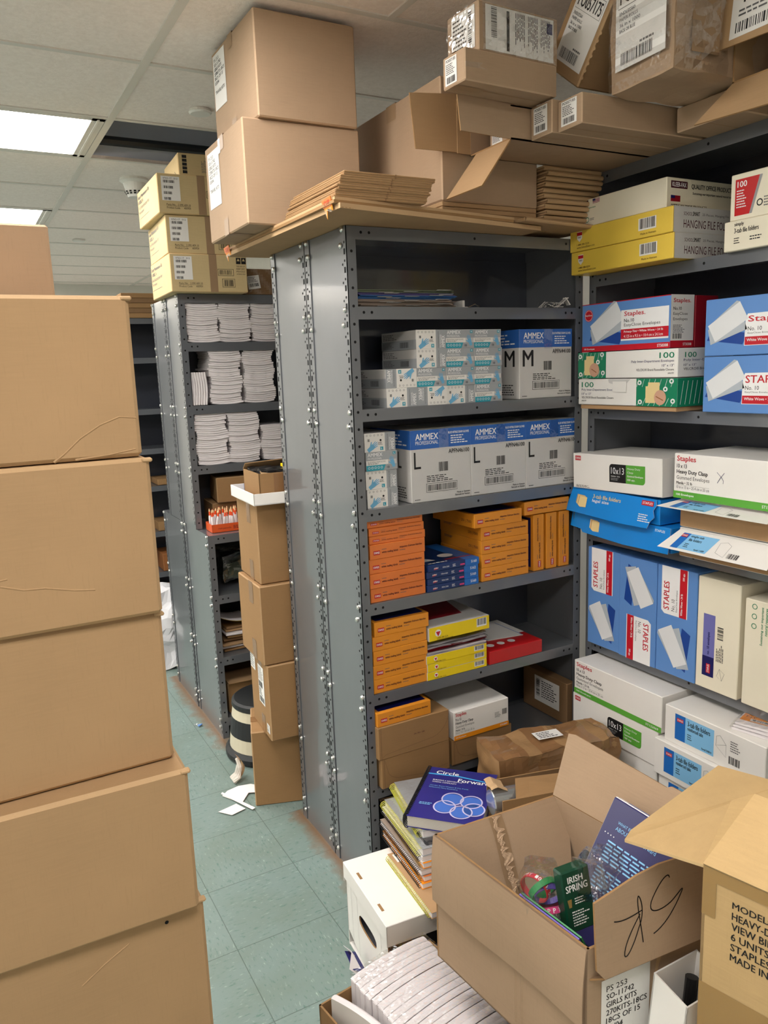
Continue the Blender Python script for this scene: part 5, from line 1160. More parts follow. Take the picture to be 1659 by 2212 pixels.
# lower shelf: white clasp boxes and 3-tab boxes sticking out
g, f = clasp_box(.392, .27, .122, '10 x 13', 'green print', 'text'); rp(g, 'envelope_box', 'white clasp envelope box with green stripe, topmost of the pile below the blue boxes', 'envelope box', 1.826, 1.985, .5455, 0)
g, f = clasp_box(.385, .27, .118, '10 x 13', 'green print', 'panel'); rp(g, 'envelope_box', 'white 10x13 clasp envelope box, second of the lower pile, black and green panel', 'envelope box', 1.828, 1.993, .4245, 0)
g, f = clasp_box(.385, .27, .122, '10 x 13', 'green print', 'text'); rp(g, 'envelope_box', 'white clasp envelope box lowest of the pile, mostly hidden by the open carton flap', 'envelope box', 1.834, 1.998, .3010, 0)
def tab_box(h):
    w, d = .345, .285
    g = G(); g.box((0,0,0), (w,d,h), 'white card', .002); f = faces(0,0,0,w,d,h); F = f['F']
    g.rect(F, w*.115, h*.16, w*.225, h*.86, 'mid blue print', L1); g.rect(F, w*.225, h*.16, w*.52, h*.86, 'pale blue print', L1); rlogo(g, F, w*.135, h*.66, w*.205, h*.76)
    g.text(F, '3-tab file folders', w*.25, h*.66, w*.48, h*.79, 'black ink', True); g.text(F, 'reinforced tabs', w*.25, h*.54, w*.41, h*.64, 'black ink', True); g.fine(F, w*.25, h*.28, w*.31, h*.46, 3, 'black ink'); g.text(F, 'Item# 508814', w*.40, h*.2, w*.50, h*.26, 'black ink', True)
    g.stroke(F, [(w*.54,h*.5), (w*.545,h*.75), (w*.58,h*.8), (w*.64,h*.62), (w*.64,h*.3), (w*.54,h*.5), (w*.64,h*.62)], .0009, 'grey ink'); g.fine(F, w*.68, h*.5, w*.78, h*.8, 5); g.bars(F, w*.67, h*.18, w*.78, h*.38, 'black ink', 14)
    return g.obj('file_folder_box')
tb3 = tab_box(.117)
put(tb3, (1.826, 1.580, .535), 'white 3-tab folder box with blue panel, topmost, carrying the orange packs', 'folder box', 'white 3-tab folder boxes', rz=-90)
put(tb3, (1.812, 1.606, .4175), 'white 3-tab folder box with blue panel, second from the top', 'folder box', 'white 3-tab folder boxes', rz=-90.5)
put(tb3, (1.824, 1.596, .3005), 'white 3-tab folder box with blue panel, lowest, only its corner seen', 'folder box', 'white 3-tab folder boxes', rz=-90)
for i in range(3):
    g = G(); w, d = .105, .15; g.box((0,0,0), (w,d,.007), 'white paper', .001); F = Fr((0,0,.007), (1,0,0), (0,1,0))
    if i == 2:
        g.rect(F, .004, .025, w-.004, d-.004, 'orange print', L1); g.text(F, 'Print or Write', .01, d-.03, .07, d-.015, 'black ink', True); g.text(F, '3" x 4"', .012, .052, .04, .062, 'black ink', True); g.rect(F, .03, .030, .085, .046, 'label paper', L2); g.bars(F, .034, .033, .08, .044, 'black ink', 20, L3); g.rect(F, .05, .08, .085, .10, 'label paper', L2)
    g.grid(lambda u, v: Vector((-.004+(w+.008)*u, -.004+(d+.008)*v, .0085+.0015*math.sin(u*20+v*13))), 8, 8, 'clear film')
    solo(g, 'label_pack', 'orange and white label pack in clear wrap on the topmost 3-tab folder box', 'label pack', (1.845+.002*i, 1.36-.004*i, .6525+i*.0088), -78+i*3, 'orange label packs')

# ================================================================ CARTONS ON TOP OF THE RIGHT UNIT
ZT = 2.2985
def open_end(t, w, d, h, mat='grey kraft cardboard', inner='cardboard inner'):
    """box along +x with its -x end open"""
    g = G(); E = 'cut cardboard edge'
    g.slab([(0,0,0), (w,0,0), (w,0,h), (0,0,h)], .004, mat, E); g.slab([(w,d,0), (0,d,0), (0,d,h), (w,d,h)], .004, mat, E)
    g.slab([(0,0,h), (w,0,h), (w,d,h), (0,d,h)], .004, mat, E); g.slab([(0,d,0), (w,d,0), (w,0,0), (0,0,0)], .004, mat, E); g.slab([(w,0,0), (w,d,0), (w,d,h), (w,0,h)], .004, mat, E)
    g.obj('carton', t)
t = root('cardboard_box', 'long open carton with spread flaps overhanging the corner between the two units', 'cardboard box', (1.405, 1.790, ZT), 0)
w, d, h = .72, .190, .086; open_end(t, w, d, h)
g = G(); E = 'cut cardboard edge'; K_ = 'grey kraft cardboard'
g.slab([(0,0,0), (0,0,h), (-.175,-.004,h+.003), (-.165,-.004,.003)], .0035, K_, E); g.obj('side_flap', t)
g = G(); g.slab([(-.04,d+.003,.008), (-.045,d+.003,h+.078), (-.200,d+.003,h+.062), (-.185,d+.003,.005)][::-1], .0035, 'kraft cardboard', E); g.box((-.045,d-.003,.005), (.004,d+.001,.15), 'kraft cardboard'); g.obj('back_flap', t)
g = G(); g.slab([(0,.002,0), (0,d-.030,0), (-.105,.161,-.130), (-.105,-.010,-.128)], .0035, 'kraft cardboard', E); g.obj('hanging_flap', t)
def end_label(g, F, a0, b0, a1, b1, l):
    w_, h_ = a1-a0, b1-b0; R_ = F.rot(a0, b1, -90) if False else F
    g.text(F, 'PO057185', a0+w_*.08, b1-h_*.16, a1-w_*.1, b1-h_*.05, 'black ink', True, l); g.fine(F, a0+w_*.08, b0+h_*.38, a1-w_*.1, b1-h_*.2, 6, 'black ink', l); g.bars(F, a0+w_*.12, b0+h_*.06, a1-w_*.12, b0+h_*.3, 'black ink', 16, l)
for i, (x, y, w, d, h, l, rz) in enumerate(((1.452, 1.80, .62, .075, .060, 'narrow labelled carton inside the long open carton, left one', 0), (1.462, 1.885, .62, .075, .062, 'narrow labelled carton inside the long open carton, right one', 0),
      (1.470, 1.700, .70, .087, .082, 'narrow carton with a white end label beside the long open carton', -.5), (1.487, 1.606, .70, .092, .074, 'narrow carton with a white end label next to the leaning carton', -1))):
    t = root('cardboard_box', l, 'cardboard box', (x, y, ZT+(.005 if i < 2 else 0)), rz); g, f = carton(w, d, h, 'grey kraft cardboard', 'grey kraft edge', .0025); g.obj('carton', t)
    sticker('label', f['L'], d*.16, h*.12, d*.80, h*.93, end_label, t)
t = root('cardboard_box', 'slim carton with small end label lying across the long open carton', 'cardboard box', (1.188, 1.690, 2.3865), 2)
w, d, h = .30, .092, .075; g, f = carton(w, d, h, 'grey kraft cardboard', 'grey kraft edge', .003); g.obj('carton', t); sticker('label', f['L'], .012, .006, .060, .068, end_label, t)
g = G(); F = f['F']; g.poly(F, [(-.001,h*.55), (.055,h*.60), (.045,h*.48), (.07,h*.42), (-.001,h*.40)], 'clear film', .0015); g.rect(f['D'], 0, d*.3, .09, d*.62, 'packing tape', .0012); g.rect(f['T'], 0, d*.4, w, d*.6, 'packing tape', .0012); g.obj('tape', t)
t = root('cardboard_box', 'carton with large shipping papers under clear plastic on the slim carton', 'cardboard box', (1.236, 1.700, 2.4625), 2)
w, d, h = .262, .13, .115; g, f = carton(w, d, h, 'grey kraft cardboard', 'grey kraft edge', .004); g.obj('carton', t)
def ship(g, F, a0, b0, a1, b1, l):
    w_, h_ = a1-a0, b1-b0; g.bars(F, a0+w_*.08, b0+h_*.3, a0+w_*.16, b1-h_*.03, 'black ink', 30, l, False); g.rect(F, a0+w_*.30, b0+h_*.05, a0+w_*.34, b1-h_*.05, 'black ink', l)
    for k in range(3): g.fine(F.rot(a0+w_*(.42+.19*k), b1-h_*.05, -90), 0, 0, h_*.85, w_*.15, 7, 'black ink', l, 5+k)
    g.rect(F, a1-w_*.1, b1-h_*.35, a1-w_*.02, b1-h_*.1, 'dark navy print', l)
sticker('shipping_paper', f['F'], .022, .006, .245, .108, ship, t); sticker('address_label', f['L'], .022, .012, .118, .108, lambda g, F, a0, b0, a1, b1, l: (g.fine(F, a0+.006, b0+.01, a1-.03, b1-.01, 8, 'black ink', l), g.bars(F, a1-.026, b0+.01, a1-.012, b1-.01, 'black ink', 20, l, False)), t)
g = G(); g.grid(lambda u, v: Vector((.012+.24*u, -.004-.002*math.sin(u*23+v*11), .002+.110*v)), 16, 8, 'clear film'); g.grid(lambda u, v: Vector((-.004-.002*math.sin(u*19+v*13), .125-.115*u, .004+.108*v)), 10, 8, 'clear film'); g.obj('clear_wrap', t)
# leaning labelled carton
def big_label(s):
    def fn(g, F, a0, b0, a1, b1, l):
        w_, h_ = a1-a0, b1-b0; 
        g.rect(F, a0+w_*.05, b1-h_*.30, a1-w_*.05, b1-h_*.05, 'black ink', l); g.rect(F, a0+w_*.055, b1-h_*.295, a1-w_*.055, b1-h_*.055, 'label paper', l+.0003); g.text(F, s, a0+w_*.09, b1-h_*.26, a1-w_*.09, b1-h_*.09, 'black ink', True, l+.0006)
        for i, q in enumerate(('ENDLESS60', 'PAPER ROLLS', '36 in x 1000', 'BACK OR BLUE')): g.text(F, q, a0+w_*.08, b1-h_*(.38+.065*i), a0+w_*(.4+.05*(i % 3)), b1-h_*(.34+.065*i), 'grey ink', True, l)
        g.bars(F, a0+w_*.12, b0+h_*.05, a1-w_*.25, b0+h_*.19, 'black ink', 30, l); g.fine(F, a0+w_*.5, b0+h_*.2, a1-w_*.1, b0+h_*.26, 1, 'grey ink', l)
    return fn
t = root('cardboard_box', 'leaning narrow carton with a big white label, code ending 175', 'cardboard box', (1.566, 1.712, 2.4215), 0, None, 38, 0)
w, d, h = .13, .158, .222; g, f = carton(w, d, h, 'kraft cardboard', 'kraft cardboard edge', .004)
g.grid(lambda u, v: Vector((-.003-.004*u, -.004-.010*math.sin(v*21)**2*u-.004*u, .02+.12*v)), 4, 30, 'kraft cardboard edge'); g.obj('carton', t)
sticker('label', f['L'], .023, .030, .146, .208, big_label('PO057175'), t)
t = root('cardboard_box', 'large tape-wrapped carton with a big white label, code ending 185', 'cardboard box', (1.556, 1.380, 2.3640), -3)
w, d, h = .42, .205, .27; g = G(); gridbox(g, (0,0,0), (w,d,h), 'grey kraft cardboard', 14); f = faces(0,0,0,w,d,h); crumple(g, .010, 11, 3); g.obj('carton', t)
sticker('label', f['L'], .022, .045, .188, .245, big_label('PO057185'), t, l=.009)
g = G(); g.grid(lambda u, v: Vector((-.010+.003*math.sin(v*30), d*(1-u), h*v)), 8, 12, 'clear film'); g.grid(lambda u, v: Vector((-.002+.17*u, -.007+.003*math.sin(v*25+u*9), h*v)), 6, 12, 'clear film')
g.grid(lambda u, v: Vector((.05+.09*u, -.006, .04+.20*v)), 5, 8, 'packing tape'); g.obj('clear_wrap', t)
for (x, y, w, d, h, l) in ((1.80, 1.38, .38, .20, .0620, 'shaded carton supporting the tape-wrapped carton on the right unit'), (1.90, 1.13, .30, .25, .050, 'shaded carton under the open flap at the upper right')):
    g, f = carton(w, d, h, 'grey kraft cardboard', 'grey kraft edge', .003); solo(g, 'cardboard_box', l, 'cardboard box', (x, y, ZT))
t = root('cardboard_box', 'open carton with hanging flap at the upper right corner of the picture', 'cardboard box', (1.75, 1.130, ZT+.0515), 0)
w, d, h = .40, .24, .17; open_end(t, w, d, h, 'kraft cardboard')
g = G(); g.slab([(0,-.02,0), (0,d,0), (-.05,d+.068,-.080), (-.055,-.02,-.096)], .0035, 'kraft cardboard', E); g.obj('hanging_flap', t)
g = G(); F = Fr((-.045,d+.010,.070), (.0,-1,0), (.12,0,1))
g.slab([F.p(0,0), F.p(.23,-.01), F.p(.24,.14), F.p(.01,.13)], .004, 'kraft cardboard', E)
for k in range(9): g.disc(F, -.002+.003*math.sin(k*2), .008+.014*k, .010, 'kraft cardboard edge', -.001-.0004*k, 7)
g.rect(F, .03, .012, .22, .13, 'label paper', .0006); g.text(F, 'PO057185', .06, .085, .20, .118, 'black ink', True, .001); g.bars(F, .045, .022, .19, .045, 'black ink', 30, .001); g.fine(F, .05, .055, .17, .075, 2, 'grey ink', .001)
g.obj('label_flap', t)
g, f = carton(.30, .20, .15, 'kraft cardboard', 'kraft cardboard edge', .003); solo(g, 'cardboard_box', 'carton above the tape-wrapped one, cut by the top edge of the picture', 'cardboard box', (1.50, 1.50, 2.640-.002), -6) if False else None
# ================================================================ FOREGROUND
# bankers box
t = root('storage_box', 'white lidded file storage box on the floor at the foot of the middle unit', 'storage box', (.838, 1.604, 0), -4.5)
w, d, h = .40, .298, .222
g = G(); TH = .004
g.slab([(0,0,0), (w,0,0), (w,0,h), (0,0,h)], TH, 'black plastic', 'cut cardboard edge'); g.slab([(w,d,0), (0,d,0), (0,d,h), (w,d,h)], TH, 'white card'); g.slab([(w,0,0), (w,d,0), (w,d,h), (w,0,h)], TH, 'white card'); g.slab([(0,d,.003), (w,d,.003), (w,0,.003), (0,0,.003)], TH, 'white card')
# left wall with an oval hand hole
n = 20; ca, cb, ra, rb = d*.52, .150, .062, .020
hole = []
for i in range(n):
    a = 2*math.pi*i/n; x = math.cos(a); y = math.sin(a); x = math.copysign(abs(x)**.6, x); y = math.copysign(abs(y)**.8, y); hole.append((ca+ra*x, cb+rb*y))
outer = []
for (a, b) in hole:
    dx, dy = a-ca, b-cb; k = min(((d-ca) if dx > 0 else ca)/max(abs(dx), 1e-6), ((h-cb) if dy > 0 else cb)/max(abs(dy), 1e-6)); outer.append((ca+dx*k, cb+dy*k))
F = Fr((0,d,0), (0,-1,0), (0,0,1))
for l in (0, -TH):
    vs = [F.p(a, b, l) for a, b in hole]+[F.p(a, b, l) for a, b in outer]
    g.add(vs, [(i, (i+1) % n, n+(i+1) % n, n+i) for i in range(n)], 'white card')
for c in ((0,0),(d,0),(d,h),(0,h)):
    o = min(range(n), key=lambda i: (outer[i][0]-c[0])**2+(outer[i][1]-c[1])**2); q = sorted(range(n), key=lambda i: (outer[i][0]-c[0])**2+(outer[i][1]-c[1])**2)[:2]
    g.add([F.p(*c, 0), F.p(*outer[q[0]], 0), F.p(*outer[q[1]], 0)], [(0,1,2)], 'white card')
g.add([F.p(a, b, l) for l in (0, -TH) for a, b in hole], [(i, (i+1) % n, n+(i+1) % n, n+i) for i in range(n)], 'cut cardboard edge')
for k in (.035, .08, d-.05): g.stroke(F, [(k, h), (k+.01, .0)], .0015, 'white card grey', L1)
g.obj('body', t)
g = G(); a = .006
g.box((-a,-a,h+.046), (w+a,d+a,h+.050), 'white card', .0015)
for p, q in (((-a,-a,h-.012),(w+a,-a+.003,h+.049)), ((-a,d+a-.003,h-.012),(w+a,d+a,h+.049)), ((-a,-a,h+.000),(-a+.003,d+a,h+.049)), ((w+a-.003,-a,h-.012),(w+a,d+a,h+.049))): g.box(p, q, 'white card', .0008)
T_ = Fr((-a,-a,h+.050), (1,0,0), (0,1,0))
for yy in (.075, .225): g.rect(T_, .014, yy-.016, .022, yy+.016, 'cut cardboard edge', .0005)
g.obj('lid', t)
g = G(); gridbox(g, (.03,.02,.01), (.36,.27,.21), 'dark navy print', 4); solo(g, 'box_contents', 'dark contents seen through the hand hole of the white storage box', 'contents', (.838, 1.604, 0), -4.5)
g = G(); g.slab([(0,0,0), (.0,.09,.01), (-.035,.10,.06), (-.03,.05,.075), (-.05,.02,.05)], .001, 'white paper'); g.slab([(-.004,.0,.03), (-.004,.09,.035), (-.036,.09,.05), (-.04,.02,.045)], .0011, 'dark navy print'); 
solo(g, 'plastic_mailer', 'crumpled white mailer with blue stripes poking out beside the white storage box', 'mailer', (.826, 1.70, .03), -4)

# spiral notebooks
def notebook(w, d, th, cover, coil, side='x0', r=.007, page='white paper'):
    t = bpy.data.objects.new('spiral_notebook', None); COL.objects.link(t)
    g = G(); g.box((.004,0,0), (w,d,.0012), cover, .0004); g.box((.004,0,th-.0012), (w,d,th), cover, .0004); g.obj('cover', t)
    g = G(); g.box((.006,.002,.0014), (w-.003,d-.002,th-.0014), page); g.obj('pages', t)
    pts = []; n = int(d/.0075); k = 8
    for i in range(n*k+1):
        a = 2*math.pi*i/k; pts.append((.006-r*.55+r*math.cos(a), .006+(d-.012)*i/(n*k), th/2+r*math.sin(a)*max(1, th/2/r+.15)))
    g = G(); g.tube(pts, .0011, coil, 4); g.obj('spiral', t)
    return t
PX = [(.956, 1.548, .273, 0)]
g0 = notebook(.205, .285, .018, 'cardboard inner', 'yellow coil', page='white paper'); put(g0, (.943, 1.560, .2735), 'brown backed notebook in wrap lying on the lid of the white storage box', 'notebook', rz=-5)
g = G(); F = Fr((0,0,.0), (1,0,0), (0,1,0)); g.rect(F, .015, .235, .06, .275, 'label paper', .0005); g.bars(F, .02, .262, .045, .272, 'black ink', 12, .001); o = g.obj('label', g0); o.location = (0,0,.018)
for (x, y, r_) in ((.10,.145,.003), (.185,.03,.003)): pass
nbs = [('orange print', 'dark coil', 'notebook with dark coil, lowest of the leaning notebook pile'), ('orange card', 'gold coil', 'orange edged notebook with gold coil in the notebook pile'), ('taupe folder', 'dark coil', 'grey brown notebook with dark coil in the middle of the pile'), ('orange print', 'gold coil', 'bright orange notebook with gold coil under the yellow coils'), ('white card', 'dark coil', 'white covered notebook directly below the yellow coil ones')]
z = .2920
for i, (c, k, l) in enumerate(nbs):
    nb = notebook(.205, .282, .0165, c, k); put(nb, (.972+(0,.008,.002,.012,.010)[i], 1.652+.004*i, z), 'spiral '+l, 'notebook', rz=(-6,-8,-5,-8,-6)[i]); z += .0172
for i, (x, y, l) in enumerate(((.985, 1.668, 'spiral notebook with thick yellow coil, front one below the indigo book'), (1.012, 1.71, 'spiral notebook with thick yellow coil, back one touching the indigo book'))):
    nb = notebook(.205, .28, .022, 'silver print', 'yellow coil', r=.013); put(nb, (x, y, z), l, 'notebook', rz=(-7,-13)[i]); z += .0235
    g = G(); g.grid(lambda u, v: Vector((-.012+.225*u, -.003+.288*v, .0235+.0015*math.sin(u*21+v*13))), 12, 12, 'clear film'); o = g.obj('clear_wrap', nb)
    g = G(); g.rect(Fr((0,0,.0222), (1,0,0), (0,1,0)), .02, .01, .2, .09, 'dark plastic', .0004); g.obj('cover_print', nb)
zb = z
# indigo book
t = root('spiral_book', 'thick indigo spiral book with pale interlocking circles on the notebook pile', 'book', (.985, 1.752, zb+.001), -47, None, 1, 0)
w, d, th = .215, .275, .034
g = G(); g.box((.004,0,th), (w,d,th+.0008), 'book indigo', .0003); g.box((.004,0,0), (w,d,.0008), 'book indigo', .0003)
F = Fr((0,0,th+.0008), (1,0,0), (0,1,0))
g.poly(F, [(.004,.232), (.004,.238), (.10,.240), (w,.222), (w,.217), (.10,.234)], 'book stripe cyan', L1)
g.text(F, 'Circle', .030, .238, .100, .256, 'white ink', True); g.text(F, 'Forward', .105, .205, .200, .224, 'white ink', True)
g.text(F, 'BUILDING A RESTORATIVE', .030, .200, .120, .206, 'white ink'); g.text(F, 'SCHOOL COMMUNITY', .030, .189, .105, .195, 'white ink')
g.text(F, 'Carolyn Boyes-Watson & Kay Pranis', .028, .168, .145, .174, 'pale blue print'); g.text(F, 'Foreword by Nancy Riestenberg', .028, .158, .115, .164, 'pale blue print'); g.fine(F, .022, .066, .075, .080, 2, 'pale blue print')
for (x, y) in ((.112,.112), (.168,.108), (.098,.068), (.150,.052), (.182,.072)):
    g.disc(F, x, y, .031, 'book circle blue', .0005, 36, .026)
for (x, y) in ((.112,.112), (.168,.108), (.098,.068), (.150,.052), (.182,.072)): g.ring(F, x, y, .033, .0042, 'book circle lilac', .0009, 44)
g.obj('cover', t)
g = G(); g.box((.006,.002,.001), (w-.002,d-.002,th-.0003), 'paper edge', .001)
for k in range(12): g.rect(Fr((0,.002,0), (1,0,0), (0,0,1)), .008, .003+.0025*k, w-.004, .0034+.0025*k, 'light grey ink', .0004)
g.obj('pages', t)
g = G(); k = 8
for i in range(36):
    y = .006+i*.0075; pts = [(.010*math.cos(a)*1.0+.002, y+.003*math.sin(a), th/2+(th/2+.005)*math.sin(a)) for a in [2*math.pi*j/10 for j in range(10)]]
    g.tube(pts, .0017, 'dark coil', 5, True)
g.obj('comb_spiral', t)

# black crate under the kit box
t = root('plastic_crate', 'black plastic crate in shadow under the big open carton', 'crate', (1.0, .895, 0), -3)
g = G(); w, d, h = .235, .60, .395
g.box((0,0,0), (w,d,h-.03), 'black plastic', .008); g.box((-.012,-.012,h-.045), (w+.012,d+.012,h-.012), 'black plastic', .005); g.obj('body', t)
g = G(); g.box((-.008,-.008,h-.012), (w+.008,d+.008,h), 'dark plastic', .004); g.obj('lid', t)

# open kit box
t = root('cardboard_box', 'big open carton full of kits with scribbled front flap in the foreground', 'cardboard box', (.853, .888, .400), 0, 'big open cartons')
A, B, Cc, Dd = Vector((.0,0,0)), Vector((-.041,.428,0)), Vector((.283,.412,0)), Vector((.328,-.028,0))   # front-left, back-left, back-right, front-right
H = Vector((0,0,.300)); M_ = 'grey kraft cardboard'; I_ = 'grey kraft cardboard'
g = G(); th = .005
for p, q in ((B,A), (A,Dd), (Dd,Cc), (Cc,B)): g.slab([p, q, q+H, p+H], th, M_, E)
g.slab([A+Vector((0,0,.004)), Dd+Vector((0,0,.004)), Cc+Vector((0,0,.004)), B+Vector((0,0,.004))], .004, M_)
FL = Fr(B, A-B, (0,0,1)); 
for (a, b_) in ((.245,.2), (.262,.2)):
    g.add([FL.p(a,.02,.0), FL.p(a+.004,.02,.0025), FL.p(a+.008,.02,0), FL.p(a,.29,.0), FL.p(a+.004,.29,.0025), FL.p(a+.008,.29,0)], [(0,1,4,3), (1,2,5,4)], M_)
g.obj('carton', t)
# left flap folded down outside
g = G(); nL = FL.n; 
def lf(u, v): return B+(A-B)*u+H+nL*(.004+.004*math.sin(math.pi*min(1,v*1.0))**1+.006*v+.003*math.sin(u*7)*v)-Vector((0,0,.155*v))
pts_t = 16
g.grid(lf, 16, 8, M_); off = -nL*.003; g.v += [tuple(Vector(v)+off) for v in list(g.v)]; n_ = len(g.v)//2; g.f += [tuple(q+n_ for q in reversed(f_)) for f_ in list(g.f)]; g.m += g.m[:]
g.obj('side_flap', t)
# back flap folded down into the box, with old tape on its middle
g = G(); uB = (Cc-B).normalized(); inn = Vector((uB.y, -uB.x, 0))
def bf(a, b): return B+H+uB*a+inn*(.006+b*.50)-Vector((0,0,b*.86))
Wb = (Cc-B).length
F = Fr(bf(0,0), uB, bf(0,.1)-bf(0,0)); F.n = F.n if F.n.z > 0 else -F.n
g.slab([bf(.003,0), bf(Wb-.004,0), bf(Wb+.005,.09), bf(Wb-.02,.175), bf(.10,.19), bf(.02,.10)][::-1], .0035, M_, E)
if True: g.obj('back_flap', t)
g = G(); g.grid(lambda u, v: bf(.135+.035*u+.002*math.sin(v*7), .18*v)+F.n*.0012, 4, 12, 'packing tape'); g.grid(lambda u, v: bf(.143+(.016+.008*math.sin(v*53+math.sin(v*31)*2))*u+.002*math.sin(v*41), .18*v)+F.n*(.0020+.0022*abs(math.sin(v*47+u*5+math.sin(v*19)))), 5, 60, 'grey kraft edge'); g.obj('torn_tape', t)
# right flap standing up, leaning outward
g = G(); uR = (Cc-Dd).normalized(); outR = Vector((uR.y, -uR.x, 0)); LR = (Cc-Dd).length
def rf(a, b): return Dd+H+uR*a+outR*(.16*b/.19*(.45))+Vector((0,0,b))
g.slab([rf(LR,0), rf(0,0), rf(.0,.115), rf(.06,.124), rf(.16,.130), rf(.17,.124), rf(LR-.02,.142), rf(LR,.138)][::-1], .0045, M_, E)
F2 = Fr(rf(0,0), rf(.1,0)-rf(0,0), rf(0,.1)-rf(0,0)); F2.n = -F2.n if F2.n.x > 0 else F2.n
g.stroke(F2, [(.19,.0), (.195,.125)], .0022, 'kraft cardboard edge', .0008)
g.obj('side_flap', t)
# front flap with marker scribble, standing up and leaning out
g = G(); uF = (Dd-A).normalized(); outF = Vector((uF.y, -uF.x, 0)); LF = (Dd-A).length
def ff(a, b): return A+H+uF*a+outF*(.022-b*.10)+Vector((0,0,b-.050))
top = [(.006,.142), (.05,.152), (.10,.164), (.15,.170), (.20,.168), (LF-.02,.165)]
pl_ = [ff(LF,0), ff(LF,.165)]+[ff(a,b) for a, b in reversed(top)]+[ff(.004,.02), ff(.02,0)]
g.slab(pl_, .0045, M_, E)
g.slab([ff(LF,0), ff(.02,0), A+H+uF*.004-outF*(-.001)+Vector((0,0,-.062)), Dd+H+Vector((0,0,-.062))+outF*.001], .003, M_, E)
F3 = Fr(ff(0,0), uF, ff(0,.1)-ff(0,0))
cr = lambda pts, n=6: [tuple(sum(((1-t)**(3-k))*(t**k)*(1,3,3,1)[k]*p[c] for k in range(4)) for c in (0,1)) for p in [pts] for t in [i/n for i in range(n+1)]]
def bez(*P, n=10): return [tuple(sum(((1-t)**(3-k))*(t**k)*(1,3,3,1)[k]*P[k][c] for k in range(4)) for c in (0,1)) for t in [i/n for i in range(n+1)]]
m = 'black ink'
g.stroke(F3, bez((.045,.098), (.06,.092), (.08,.094), (.108,.100)), .0022, m)
g.stroke(F3, bez((.100,.128), (.094,.12), (.104,.07), (.106,.040)), .0022, m); g.stroke(F3, bez((.100,.128), (.108,.12), (.112,.09), (.098,.07)), .0022, m)
g.stroke(F3, bez((.098,.07), (.085,.04), (.066,.018), (.064,.030))+bez((.064,.030), (.064,.05), (.09,.08), (.102,.094)), .0022, m)
g.stroke(F3, bez((.172,.140), (.170,.158), (.140,.130), (.128,.108))+bez((.128,.108), (.118,.084), (.150,.085), (.172,.094)), .0022, m)
g.stroke(F3, bez((.172,.094), (.185,.10), (.205,.118), (.200,.108))+bez((.200,.108), (.185,.085), (.16,.055), (.130,.048)), .0022, m)
g.obj('front_flap', t)
FF = Fr(A, uF, (0,0,1)); sticker('label', FF, .030, .030, .140, .226, kit_print, t)
g = G()
g.poly(FF, [(.150,.08), (.162,.085), (.158,.11), (.166,.13), (.156,.15), (.168,.175), (.158,.20), (.166,.225), (.157,.235), (.152,.20), (.149,.17), (.153,.14), (.148,.11)], 'kraft cardboard edge', .0009)
g.obj('torn_spot', t)
# contents
t = root('spiral_book', 'indigo book standing tilted in the big open carton, back cover printed with small text', 'book', (0,0,0))
t.matrix_world = Matrix(((0,.836,.548,.978), (-1,0,0,1.105), (0,-.548,.836,.560), (0,0,0,1)))
g = G(); w, d, th = .205, .026, .28
g.box((0,0,0), (w,d,th), 'book indigo dark', .002); f = faces(0,0,0,w,d,th); F = f['F']
g.text(F, 'WHAT EDUCATORS ARE SAYING', .035, .235, .16, .241, 'pale blue print'); g.text(F, 'ABOUT Circle Forward', .035, .222, .14, .230, 'pale blue print')
for k in range(3): g.fine(F, .03, .155-.055*k, .17, .20-.055*k, 6, 'pale blue print', seed=k); [g.disc(F, .015+.008*j, .208-.055*k, .0014, 'white ink', L2, 6) for j in range(4)]
g.obj('cover', t)
g = G(); g.box((.002,.002,th-.001), (w-.002,d-.002,th+.002), 'white paper', .001); g.rect(Fr((0,0,th+.002), (1,0,0), (0,1,0)), .03, .008, .10, .022, 'book circle blue', .0005); g.box((-.001,.003,.003), (.003,d-.003,th-.003), 'paper edge'); g.obj('pages', t)
t = root('soap_pack', 'dark green soap pack in clear plastic inside the big open carton', 'soap', (.888, .972, .655), -8, None, -10, -4)
g, f = pb(.062, .028, .118, 'soap green', .003); F = f['F']; w, h = .062, .118
g.text(F, 'IRISH', w*.2, h*.80, w*.72, h*.90, 'white ink', True); g.text(F, 'SPRING', w*.1, h*.66, w*.85, h*.77, 'white ink', True); g.poly(F, [(w*.1,h*.55), (w*.25,h*.55), (w*.22,h*.42), (w*.13,h*.42)], 'gold coil', L2); g.fine(F, w*.35, h*.44, w*.8, h*.56, 3, 'white ink'); g.fine(F, w*.2, h*.1, w*.8, h*.36, 6, 'white ink', seed=8); g.obj('pack', t)
def bag(name, label, loc, size, rz, amp=.03, sc=18, mat='clear film', seed=0):
    g = G(); a = [-s/2 for s in size]; b = [s/2 for s in size]; gridbox(g, a, b, mat, 14)
    g.warp(lambda p: Vector((p.x*(1-.35*abs(p.z)/size[2]*2*.6), p.y*(1-.5*abs(p.z)/size[2]*2*.6), p.z))); crumple(g, amp, sc, seed)
    return solo(g, name, label, 'plastic bag', loc, rz)
bag('plastic_bag', 'clear crinkled bag around the green soap pack in the big open carton', (.945, .985, .735), (.06,.04,.09), -10, .010, 26)
bag('plastic_bag', 'clear crinkled bag between the soap pack and the indigo book in the open carton', (.985, 1.00, .735), (.10,.06,.08), 20, .02, 24, seed=4)
bag('plastic_bag', 'clear bag holding coloured rubber wristbands in the big open carton', (.878, 1.045, .700), (.07,.07,.12), -30, .010, 22, seed=7)
